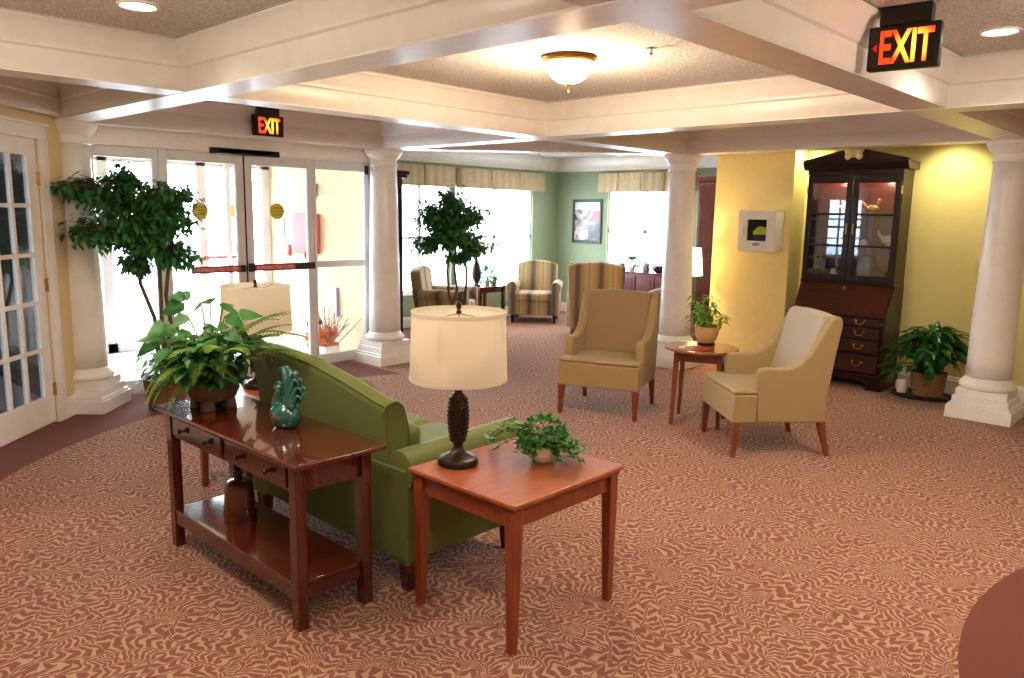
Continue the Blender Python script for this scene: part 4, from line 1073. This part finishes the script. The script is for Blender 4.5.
MB().prism(rounded([(-.09,0),(.10,0),(.105,.20),(.05,.27),(-.06,.27),(-.10,.18)], .04), -.03, .04, 'y').build('case', plain('dark_blue_case', srgb(40,44,84), .5), d, bevel=.01)
MB().prism(rounded([(-.10,.17),(.10,.17),(.07,.25),(-.03,.27),(-.10,.20)], .03), -.045, -.031, 'y').build('flap', plain('yellow_green_flap', srgb(176,206,40), .5), d, bevel=.004)
MB().tube([(-.05,0,.265),(-.03,0,.30),(.03,0,.30),(.05,0,.265)], .008, 8).build('carry_handle', M['black'], d, smooth=True)

# thermostat
e = empty('thermostat', (2.92,3.32,1.34), 0, 'small cream thermostat on the yellow wall beside the right column', 'thermostat')
MB().box(-.045,.045,-.025,0,-.06,.06).build('cover', plain('cream_thermostat_plastic', srgb(232,216,160), .5), e, bevel=.006)
MB().box(-.02,.02,-.028,-.024,.01,.035).build('display', M['whitep'], e)

# ------------------------------------------------------------------ plants
def leaf(mb, p, d, L, W, up=Vector((0,0,1)), droop=.3, fold=.25, n=4, tip=1.0, shape=.45):
    """leaf blade from p along d"""
    d = d.normalized(); s_ = d.cross(up)
    if s_.length < 1e-3: s_ = Vector((1,0,0))
    s_.normalize(); nrm = s_.cross(d).normalized()
    vs = []; fs = []; cur = Vector(p); dd = d.copy()
    for i in range(n+1):
        t_ = i/n
        w = W*.5*(math.sin(PI*min(1, t_**shape if t_ > 0 else 0)) if 0 < t_ < 1 else 0)
        if i == 0 or i == n: vs.append(tuple(cur)); 
        else:
            vs += [tuple(cur - s_*w + nrm*w*fold), tuple(cur), tuple(cur + s_*w + nrm*w*fold)]
        dd = (dd + Vector((0,0,-1))*droop/n).normalized(); cur = cur + dd*(L/n)
    # faces
    base = 0; first = 1
    fs += [(0,first,first+1),(0,first+1,first+2)]
    for i in range(n-2):
        a = 1+3*i; b = a+3; fs += [(a,b,b+1,a+1),(a+1,b+1,b+2,a+2)]
    a = 1+3*(n-2); z = a+3; fs += [(a,z,a+1),(a+1,z,a+2)]
    mb.add(vs, fs)
def rdir(r, zmin=-1, zmax=1):
    z = r.uniform(zmin, zmax); a = r.uniform(0, 2*PI); q = math.sqrt(max(0, 1-z*z)); return Vector((q*math.cos(a), q*math.sin(a), z))
def ficus(name, loc, label, h0, blobs, trunks, nleaf, LL, r, basket=True, cat='tree', mat='ficus'):
    e = empty(name, loc, 0, label, cat)
    tr = MB(); lv = MB()
    for t_ in trunks: tr.tube(t_, [.023-.012*i/len(t_) for i in range(len(t_))], 7)
    tot = sum(b[3]**2 for b in blobs)
    for (cx, cy, cz, rr, sz) in blobs:
        nb = max(3, int(nleaf*rr*rr/tot/9))
        for _ in range(nb):
            d = rdir(r, -.85, 1); q = rr*r.uniform(.35, 1.0)
            tip = Vector((cx+d.x*q, cy+d.y*q, cz+d.z*q*sz))
            o_ = Vector((cx*.6, cy*.6, cz-.25*rr))
            mid = (o_+tip)/2 + Vector((0,0,.04))
            tr.tube([o_, mid, tip], [.006,.004,.002], 4)
            for j in range(9):
                f = r.uniform(.25, 1.08); p = o_.lerp(tip, f) + rdir(r)*rr*.14
                dd = ((tip-o_).normalized()*.6 + rdir(r, -1, .3)).normalized()
                leaf(lv, p, dd, LL*r.uniform(.75,1.25), LL*.5, droop=.7, fold=.2, n=3, shape=.7)
    tr.build('trunk', M['bark'], e, smooth=True); lv.build('foliage', M[mat], e, smooth=True)
    return e
r = random.Random(11)
f1 = ficus('potted_ficus', (-1.93,-2.78,0), 'tall potted ficus tree beside the left end of the entrance doors', 1, 
    [(q*.727+c_*.92, q*.687-c_*.38, z, rr, zz_) for q, c_, z, rr, zz_ in ((-.25,.1,2.0,.19,.8),(-.68,.32,1.92,.18,.55),(-.45,.2,1.86,.25,.7),(-.02,.08,1.84,.25,.8),(.13,.05,1.66,.23,.8),(-.35,.22,1.6,.31,.8),(-.6,.34,1.56,.17,.8),(-.05,.12,1.47,.25,.8),(.14,.05,1.38,.2,.8),(-.22,.12,1.3,.18,.7),(.16,.0,1.86,.19,.8),(-.1,.12,1.66,.28,.8))],
    [[(-.02,0,.2),(-.05,-.03,.5),(-.06,-.04,.8),(-.12,-.12,1.1),(-.12,-.16,1.5),(-.1,-.2,1.9)],[(.03,.02,.2),(.0,.03,.5),(.06,.05,.75),(.03,.03,1.0),(.06,.06,1.3),(.1,.12,1.7)],[(.0,-.03,.2),(.03,.0,.45),(-.02,.0,.7),(.02,-.01,.95),(0,0,1.2),(0,.0,1.6)]],
    5600, .085, r)
MB().lathe([(0,0),(.145,0),(.15,.01),(.185,.26),(.19,.28),(.165,.28),(.16,.24),(0,.23)], 28, cap=False).build('basket', M['wicker'], f1, smooth='auto')
lv = MB()
for _ in range(230):
    a = r.uniform(0,2*PI); q = r.uniform(.03,.21); p = Vector((q*math.cos(a),q*math.sin(a),r.uniform(.24,.5)))
    leaf(lv, p, Vector((math.cos(a),math.sin(a),r.uniform(-.4,.7))), r.uniform(.06,.11), .045, droop=.8, n=3, shape=.7)
lv.build('ground_ivy', M['ficus'], f1, smooth=True)
f2 = ficus('potted_ficus', (-2.70,1.30,0), 'smaller ficus tree in the lounge in front of the left windows', 1,
    [(0,0,1.93,.24,.8),(-.1,.1,1.8,.28,.8),(.12,-.05,1.45,.3,.8),(-.15,-.05,1.62,.3,.8),(-.2,-.18,1.74,.27,.8),(.2,.18,1.74,.27,.8),(0,0,1.55,.36,.8),(-.26,-.22,1.38,.24,.8),(.26,.22,1.34,.24,.8),(.05,.05,1.2,.18,.6)],
    [[(-.02,0,.2),(.03,.02,.5),(-.03,-.02,.7),(-.04,-.04,1.0),(0,0,1.5)],[(.02,.02,.2),(-.03,0,.45),(.05,.05,.75),(.02,.03,1.05),(.05,.05,1.5)],[(.05,.06,.2),(.12,.12,.6),(.14,.14,.9),(.12,.12,1.3)]],
    6000, .085, r)
MB().lathe([(0,0),(.12,0),(.155,.22),(.16,.25),(.135,.25),(.13,.22),(0,.21)], 24, cap=False).build('basket', M['wicker'], f2, smooth='auto')

# fern planter on the console
e = empty('fern_planter', (1.12,-3.79,.745), 0, 'brown footed planter of ferns and broad leaves on the console table', 'potted plant')
MB().lathe([(0,.045),(.09,.045),(.125,.06),(.15,.11),(.155,.16),(.14,.20),(.13,.205),(.14,.22),(.135,.225),(.12,.215),(0,.19)], 32, cap=False).build('pot', M['stone'], e, smooth='auto').scale = (.88,.88,.95)
for a in (R(45),R(135),R(225),R(315)):
    MB().frustum((.095*math.cos(a),.095*math.sin(a),.034,.034,0),(.09*math.cos(a),.09*math.sin(a),.028,.028,.065)).build('foot', M['stone'], e, bevel=.008).scale = (.88,.88,.95)
fr = MB(); r = random.Random(5)
def frond(mb, p, a, L, rise, drop, wid=.045, pin=26, twist=0):
    pts = []; cur = Vector(p); el = rise
    for i in range(pin):
        t_ = i/pin; pts.append(cur.copy()); e2 = el - (el+drop)*t_**1.1
        cur = cur + Vector((math.cos(a)*math.cos(e2), math.sin(a)*math.cos(e2), math.sin(e2)))*(L/pin); a += twist/pin
    mb.tube(pts, [.0025]*len(pts), 4)
    for i in range(2, pin):
        t_ = i/pin; w = wid*(math.sin(PI*(t_*.9+.08)))**.7; d = (pts[i]-pts[i-1]).normalized(); s_ = d.cross(Vector((0,0,1))).normalized()
        for q in (-1,1):
            leaf(mb, pts[i], (s_*q + d*.35 + Vector((0,0,-.15))).normalized(), w, L/pin*.95, droop=.2, n=3, shape=.6)
fronds = [(35,.5,1.25,.0),(50,.46,1.3,.1),(110,.4,1.3,.2),(55,.48,1.1,.1),(15,.5,1.2,.1),(285,.36,.5,1.4),(75,.5,.95,.5),(340,.42,.75,.7),(130,.42,1.1,.5),(30,.45,1.2,.3),(-45,.42,1.0,.5),(-20,.48,.9,.3),(0,.52,.8,.3),(20,.50,.9,.4),(45,.46,.8,.6),(60,.34,1.1,.3),(85,.36,.9,.6),(120,.34,1.1,.6),(150,.40,.8,.8),(180,.40,.9,.8),(215,.34,1.2,.7),(240,.32,.7,1.2),(290,.36,.7,1.2),(320,.4,.8,1.0),(-30,.36,1.2,.2),(10,.40,1.15,.5),(35,.55,.6,.45),(195,.30,1.2,.5),(100,.3,1.2,.3),(300,.30,.2,1.4),(225,.34,.3,1.4)]
for a, L, ri, dr in fronds: frond(fr, (.05*math.cos(R(a)),.05*math.sin(R(a)),.20), R(a), L*r.uniform(.95,1.1), ri, dr, .042, 26, r.uniform(-.4,.4))
fr.build('fern_fronds', M['fern'], e, smooth=True)
lv = MB(); st = MB()
for (a, z, L, q) in [(205,.52,.17,.14),(150,.46,.15,.10),(75,.44,.14,.06),(185,.40,.18,.24),(215,.22,.18,.27),(235,.34,.16,.2),(270,.2,.15,.2),(250,.1,.14,.19),(290,.08,.13,.18),(310,.22,.13,.18),(320,.05,.12,.19),(10,.12,.14,.22),(35,.2,.14,.2),(0,.3,.14,.16),(350,.02,.12,.22),(60,.38,.15,.14),(20,.4,.14,.1),(230,.05,.13,.2),(340,.12,.12,.2),(200,.50,.14,.12),(170,.44,.15,.14),(100,.43,.12,.08),(250,.40,.13,.1),(215,.30,.16,.2),(190,.25,.16,.26),(230,.22,.15,.22),(150,.30,.15,.18),(280,.22,.12,.14),(330,.25,.12,.14),(30,.30,.12,.12),(60,.22,.12,.2),(300,.14,.10,.16),(240,.14,.1,.18),(260,.3,.12,.1),(320,.16,.1,.15),(350,.32,.12,.1)]:
    a = R(a); tip = Vector((q*math.cos(a), q*math.sin(a), .18+z*.75))
    st.tube([(0,0,.19),tuple(tip*.55+Vector((0,0,.10))),tuple(tip)], .003, 5)
    leaf(lv, tip, Vector((math.cos(a+.4),math.sin(a+.4),r.uniform(-.4,.5))), L*.9, L*.58, up=Vector((.6,-.35,.75)) if z > .2 else Vector((0,0,1)), droop=.6, fold=.2, n=6, shape=.5)
for (a, L, ri, dr) in [(250,.42,.7,1.4),(262,.36,.9,1.45),(228,.40,.6,1.3),(20,.5,1.0,.4),(5,.44,1.0,.3),(140,.35,.9,.4),(285,.4,.5,1.3)]:
    a = R(a); cur = Vector((.03*math.cos(a),.03*math.sin(a),.2)); n_ = 12; vs = []; fs = []
    for i in range(n_+1):
        t_ = i/n_; e2 = ri-(ri+dr)*t_**.9; w = .016*math.sin(PI*(t_*.92+.08))
        s_ = Vector((-math.sin(a),math.cos(a),0)); vs += [tuple(cur-s_*w+Vector((0,0,w*.4))), tuple(cur), tuple(cur+s_*w+Vector((0,0,w*.4)))]
        cur = cur+Vector((math.cos(a)*math.cos(e2),math.sin(a)*math.cos(e2),math.sin(e2)))*(L/n_)
        if cur.z < .012: cur.z = .012
    for i in range(n_): fs += [(i*3,i*3+3,i*3+4,i*3+1),(i*3+1,i*3+4,i*3+5,i*3+2)]
    lv.add(vs, fs)
for _ in range(420):
    a = r.uniform(0,2*PI); q = r.uniform(.02,.19)
    leaf(lv, Vector((q*math.cos(a),q*math.sin(a),r.uniform(.15,.38))), rdir(r,-.6,.8)+Vector((math.cos(a),math.sin(a),0)), r.uniform(.06,.11), .05, droop=.8, n=4, shape=.6)
lv.build('broad_leaves', M['fern2'], e, smooth=True); st.build('stems', M['fern'], e, smooth=True)

# ivy pot
e = empty('ivy_pot', (2.66,-2.98,.645), 0, 'white bowl of trailing ivy on the foreground end table', 'potted plant')
MB().lathe([(0,0),(.042,0),(.048,.006),(.072,.03),(.086,.06),(.088,.08),(.08,.08),(.0,.066)], 28, cap=False).build('bowl', M['whitepot'], e, smooth='auto')
lv = MB(); st = MB(); r = random.Random(9)
def ivyleaf(mb, p, d, s_):
    d = Vector((d.x,d.y,d.z)).normalized(); up = Vector((r.uniform(-.4,.4),r.uniform(-.4,.4),1)); x = d.cross(up).normalized(); n_ = x.cross(d)
    pts = [(0,0),(-.35,-.12),(-.55,.25),(-.22,.38),(0,1),(.22,.38),(.55,.25),(.35,-.12)]
    vs = [tuple(p + (x*a + d*b + n_*(-.12*abs(a)))*s_) for a, b in pts]
    mb.add(vs, [(0,1,2,3),(0,3,4),(0,4,5),(0,5,6,7)])
for k2 in range(46):
    a = R(k2*360/34)+r.uniform(-.2,.2); L = r.uniform(.09,.19)
    L *= .75
    if 195 < math.degrees(a) < 245: L += .13
    if math.degrees(a) < 70 or math.degrees(a) > 340: L += .05
    cur = Vector((.02*math.cos(a),.02*math.sin(a),.07)); el = r.uniform(.3,1.4); pts = [cur.copy()]
    for i in range(9):
        el2 = el - (el+.9)*(i/8); cur = cur+Vector((math.cos(a)*math.cos(el2),math.sin(a)*math.cos(el2),math.sin(el2)))*(L/8); cur.z = max(cur.z,.012); a += r.uniform(-.15,.15)
        pts.append(cur.copy())
        for _ in range(2): ivyleaf(lv, cur+Vector((0,0,.004)), rdir(r,-.3,.5), r.uniform(.028,.042))
    st.tube(pts, .0015, 4)
for _ in range(230): 
    d = rdir(r,0,1); ivyleaf(lv, Vector((d.x*.11,d.y*.11,.075+d.z*.13)), d+rdir(r), r.uniform(.024,.036))
lv.build('ivy_leaves', M['ivy'], e); st.build('stems', M['bark'], e)

# plant on round table
e = empty('bamboo_pot', (1.53,.46,.657), 0, 'tan glazed pot with a leafy green plant on the round table', 'potted plant')
MB().lathe([(0,.02),(.06,.02),(.085,.05),(.10,.10),(.108,.155),(.11,.165),(.10,.165),(.09,.145),(0,.14)], 28, cap=False).build('pot', M['tanpot'], e, smooth='auto')
MB().lathe([(0,0),(.075,0),(.08,.014),(.07,.022),(0,.022)], 28, cap=False).build('saucer', M['bronze'], e, smooth='auto')
lv = MB(); st = MB(); r = random.Random(3)
for _ in range(22):
    a = r.uniform(0,2*PI); q = r.uniform(.03,.2); h = r.uniform(.24,.44); tip = Vector((q*math.cos(a),q*math.sin(a),h))
    st.tube([(q*.2*math.cos(a),q*.2*math.sin(a),.14),tuple(tip*.6+Vector((0,0,.06))),tuple(tip)], .003, 5)
    for j in range(9):
        d = rdir(r,-.4,.5); leaf(lv, tip*(1-.05*j)+Vector((0,0,.01)), d, r.uniform(.07,.12), .03, droop=.7, n=4, shape=.6)
lv.build('leaves', M['lime'], e, smooth=True); st.build('stems', M['lime'], e)
for i, (dx, dy, rz, mt, lb) in enumerate(((-.02,-.14,.5,plain('cream_magazine', srgb(222,206,180), .4),'cream magazine on the round side table, underneath the other'),(.05,-.12,.1,plain('red_magazine', srgb(176,70,56), .4),'red and white magazine on top on the round side table'))):
    o = MB().box(-.10,.10,-.07,.07,0,.006).build('magazine', mt, loc=(1.565+dx,.325+dy,.6575+.0065*i), rot=(0,0,rz), bevel=.001); tag(o, lb, 'magazine')

# peace lily
e = empty('peace_lily', (2.68,2.86,.03), 0, 'large leafy peace lily in a wicker basket beside the desk', 'potted plant')
MB().lathe([(0,0),(.14,0),(.145,.01),(.165,.21),(.17,.235),(.15,.235),(.145,.2),(0,.2)], 28, cap=False).build('basket', M['wicker2'], e, smooth='auto')
lv = MB(); st = MB(); r = random.Random(21)
for k2 in range(190):
    a = r.uniform(0,2*PI); q = r.uniform(.04,.36); h = .66-.9*q*q*2.2+r.uniform(-.16,.04); h = max(.2,h)
    base = Vector((.05*math.cos(a),.05*math.sin(a),.2)); tip = Vector((q*math.cos(a),q*math.sin(a),h))
    tip.y = min(tip.y, .14)
    if tip.y > -.15: tip.x = max(tip.x, -.26)
    st.tube([tuple(base),tuple((base+tip)/2+Vector((0,0,.06))),tuple(tip)], .003, 4)
    d = Vector((math.cos(a),min(.1,math.sin(a)*.6),r.uniform(-.5,.5)))
    leaf(lv, tip, d, r.uniform(.16,.24), r.uniform(.065,.095), droop=1.1, fold=.3, n=6, shape=.6)
lv.build('foliage', M['lily'], e, smooth=True); st.build('stems', M['lily'], e)
o = MB().lathe([(0,0),(.27,0),(.285,.008),(.285,.028),(.27,.028),(.265,.015),(0,.014)], 40, cap=False, sx=1.0, sy=.85).build('plant_tray', M['black'], smooth='auto', loc=(2.63,2.88,.001)); tag(o, 'black oval tray on the carpet under the peace lily basket', 'tray')
o = MB().lathe([(0,0),(.045,0),(.06,.05),(.062,.11),(.05,.14),(.045,.14),(0,.12)], 20, cap=False).build('white_pot', M['whitepot'], smooth='auto', loc=(2.46,2.80,.03)); tag(o, 'small white ceramic pot on the tray beside the basket', 'pot')
# lounge small plant on sideboard, and by the lamp
def small_plant(loc, label, s_, seed, mat='ivy'):
    r = random.Random(seed); e = empty('small_plant', loc, 0, label, 'potted plant')
    MB().lathe([(0,0),(.04,0),(.055,.08),(.045,.08),(0,.07)], 16, cap=False).build('pot', M['whitepot'], e, smooth='auto')
    lv = MB()
    for _ in range(90):
        d = rdir(r,-.2,1); leaf(lv, Vector((d.x*.07*s_,d.y*.07*s_,.09+d.z*.1*s_)), d+rdir(r)*.6, .07*s_, .04*s_, droop=.7, n=3, shape=.7)
    lv.build('leaves', M[mat], e, smooth=True)
small_plant((-2.44,5.02,.86), 'small green plant on the plum sideboard', 1.1, 4)
small_plant((-4.12,3.36,.60), 'dark leafy plant beside the urn lamp in the lounge', 1.6, 6, 'ficus')

# teal rooster
e = empty('rooster_figurine', (1.69,-3.71,.745), R(10), 'teal glazed ceramic bird with curled tail on the console table', 'figurine'); e.scale = (.95,.95,.95)
m = MB(); m.lathe([(0,0),(.05,0),(.068,.02),(.078,.055),(.072,.09),(.05,.115),(.0,.125)], 28, cap=False, sx=1.1, sy=.85)
m.tube([(-.04,0,.07),(-.068,0,.11),(-.064,0,.14),(-.046,0,.17),(-.044,0,.185)], [.035,.026,.018,.015,.017], 12)
m.sphere((-.048,0,.19),(.024,.018,.018),12,8)
m.build('body', M['teal'], e, smooth=True)
MB().tube([(-.065,0,.19),(-.092,0,.184)], [.009,.001], 8).build('beak', M['tanpot'], e, smooth=True)
MB().tube([(-.064,0,.207),(-.048,0,.218),(-.028,0,.215),(-.02,0,.20)], [.004,.008,.007,.003], 8).build('comb', M['teal'], e, smooth=True)
m = MB()
for i, (x1, z1, cx) in enumerate(((.02,.30,-.045),(.055,.285,.03),(.07,.25,.04),(.085,.215,.045),(.085,.175,.045),(.03,.16,-.03))):
    for y in (-.012,.012):
        m.tube([(.02+.006*i,y,.07),(.045+.004*i,y*1.4,.13),(x1,y*1.4,z1-.03),(x1+cx*.35,y,z1),(x1+cx*.8,y,z1-.005),(x1+cx,y,z1-.02)], [.02,.016,.013,.010,.008,.005], 8)
m.build('tail', M['teal'], e, smooth=True)
MB().sphere((0,-.062,.055),(.028,.008,.016),12,6).build('wing_mark', M['stone'], e)
# brown vase on lower shelf
e = empty('brown_vase', (1.30,-3.76,.205), R(20), 'brown glazed vase with dark neck on the lower shelf of the console', 'vase')
n_ = 24; vs = []; fs = []
prof = [(.078,0),(.082,.02),(.076,.08),(.072,.14),(.066,.172),(.05,.188),(.022,.192)]
for q, z in prof:
    for k2 in range(n_):
        a = 2*PI*k2/n_; rr = q*(1+.10*abs(math.cos(2*a))**2)
        vs.append((rr*math.cos(a), rr*math.sin(a), z))
for i in range(len(prof)-1):
    for k2 in range(n_): fs.append((i*n_+k2,i*n_+(k2+1)%n_,(i+1)*n_+(k2+1)%n_,(i+1)*n_+k2))
fs += [tuple(range(n_))[::-1], tuple((len(prof)-1)*n_+k2 for k2 in range(n_))]
MB().add(vs, fs).build('body', M['brownglaze'], e, smooth='auto')
MB().lathe([(.022,.198),(.016,.215),(.022,.228),(.03,.232),(.02,.235),(0,.228)], 18, cap=False).build('neck', M['black'], e, smooth=True)
o = MB().sphere((0,0,.03),(.04,.04,.03),14,8).lathe([(.045,0),(.045,.006),(.02,.012)], 14).tube([(0,0,.055),(0,0,.075)],[.012,.006],8).build('dark_ornament', plain('purple_black_glaze', srgb(44,24,44), .25), smooth=True, loc=(1.10,-3.66,.205))
tag(o, 'small dark purple ornament on the console lower shelf behind the vase', 'ornament')

# ------------------------------------------------------------------ vestibule things
e = empty('emergency_phone', (-4.0,0,1.44), 0, 'red wall phone box on the vestibule wall behind the glass doors', 'phone')
M['pinkred'] = plain('faded_red_plastic', srgb(214,70,80), .4)
MB().box(-.26,.25,-.10,0,-.24,.27).build('phone_box', M['pinkred'], e, bevel=.02, seg=3)
MB().box(.12,.20,-.15,-.10,-.2,.22).build('handset', M['pinkred'], e, bevel=.015, seg=3)
MB().tube([(.085,-.12,-.15),(.10,-.12,-.24),(.06,-.10,-.30),(0,-.08,-.28),(-.02,-.06,-.19)], .008, 8).build('cord', M['black'], e, smooth=True)
o = MB().box(-.12,.12,-.012,0,-.20,.20).box(-.07,.07,-.016,-.011,-.12,.12).build('wall_notice', [plain('pale_blue_notice', srgb(150,180,220), .5)], loc=(-4.72,0,1.44), bevel=.002); tag(o, 'pale blue notice on the vestibule wall left of the red phone', 'notice')
e = empty('fire_alarm_pull', (-4.50,0,1.22), 0, 'small red alarm pull on the vestibule wall below the notice', 'alarm')
MB().box(-.05,.05,-.04,0,-.07,.07).build('alarm_box', M['redlab'], e, bevel=.006); MB().box(-.03,.03,-.05,-.04,-.03,-.015).build('pull_bar', M['whitep'], e)
e = empty('wall_sconce', (-3.86,0,2.0), 0, 'white half cone wall light high on the vestibule wall', 'wall light')
MB().lathe([(.04,-.10),(.075,0),(.085,.08),(.08,.08),(.07,0),(.035,-.09)], 20, Mt((0,-.02,0)), cap=False).build('sconce_shade', plain('grey_sconce', srgb(170,165,160), .5), e, smooth='auto')
o = MB().box(-.06,.06,-.04,0,-.18,.18).build('heater_grille', plain('lavender_grey', srgb(186,186,215), .5), loc=(-3.42,0,.62), bevel=.004); tag(o, 'narrow lavender grey panel low on the vestibule wall', 'panel')
e = empty('flower_planter', (-3.13,-.40,.004), R(8), 'white box planter of orange and burgundy flowers behind the glass door', 'potted plant')
MB().box(-.18,.18,-.11,.11,0,.15).build('planter_box', M['whitepot'], e, bevel=.008)
r = random.Random(8); m1 = MB(); m2 = MB(); m3 = MB()
for _ in range(110):
    p = Vector((r.uniform(-.19,.17), r.uniform(-.12,.12), r.uniform(.14,.33))); 
    m1.sphere(p, r.uniform(.018,.034), 7, 5)
for _ in range(6):
    p = Vector((r.uniform(-.2,-.05), r.uniform(-.08,.05), r.uniform(.34,.42)))
    m2.sphere(p, r.uniform(.025,.04), 7, 5)
for _ in range(60):
    d = rdir(r,.7,1)+Vector((.12,.1,0)); p = Vector((r.uniform(-.05,.15), r.uniform(-.08,.08), .12)); m3.tube([tuple(p), tuple(p+d.normalized()*r.uniform(.28,.5))], [.002,.005], 4)
m1.build('orange_blooms', plain('orange_petal', srgb(232,120,70), .6), e); m2.build('burgundy_bloom', plain('burgundy_petal', srgb(120,30,60), .6), e); m3.build('dried_stalks', plain('dusty_rose_stalk', srgb(170,120,100), .8), e)

# ------------------------------------------------------------------ light
w = bpy.data.worlds.new('daylight'); sc.world = w; w.use_nodes = True
bg = w.node_tree.nodes['Background']; bg.inputs[0].default_value = (.80,.90,1.0,1); bg.inputs[1].default_value = 9.5
def portal(x, y, z, sx, sy, rot):
    l = bpy.data.lights.new('portal', 'AREA'); l.shape = 'RECTANGLE'; l.size = sx; l.size_y = sy; l.cycles.is_portal = True
    o = bpy.data.objects.new('portal', l); COL.objects.link(o); o.location = (x,y,z); o.rotation_euler = rot
portal(-2.82,-1.55,1.15,2.3,3.0,(0,-PI/2,0))
portal(XL-.16,3.15,1.36,1.7,3.2,(0,-PI/2,0))
portal(-2.51,YL+.16,1.5,1.54,1.42,(-PI/2,0,0))
can_spot(-3.2,4.4, 30); can_spot(-1.4,4.4, 20)
GY = (1,.93,.52)
add_light('spot', 'SPOT', (1.20,3.04,HC-.02), 34, GY, size=.05, spot=R(120), blend=.7)
add_light('spot', 'SPOT', (2.62,3.0,HC-.02), 30, GY, size=.05, spot=R(120), blend=.7)

sc.view_settings.view_transform = 'Standard'; sc.view_settings.look = 'None'
sc.view_settings.exposure = 1.15; sc.view_settings.gamma = 1; sc.view_settings.use_curve_mapping = False
sc.cycles.use_denoising = True
sc.cycles.max_bounces = 8; sc.cycles.diffuse_bounces = 4; sc.cycles.transparent_max_bounces = 16
sc.cycles.sample_clamp_indirect = 10
sc.cycles.use_adaptive_sampling = True
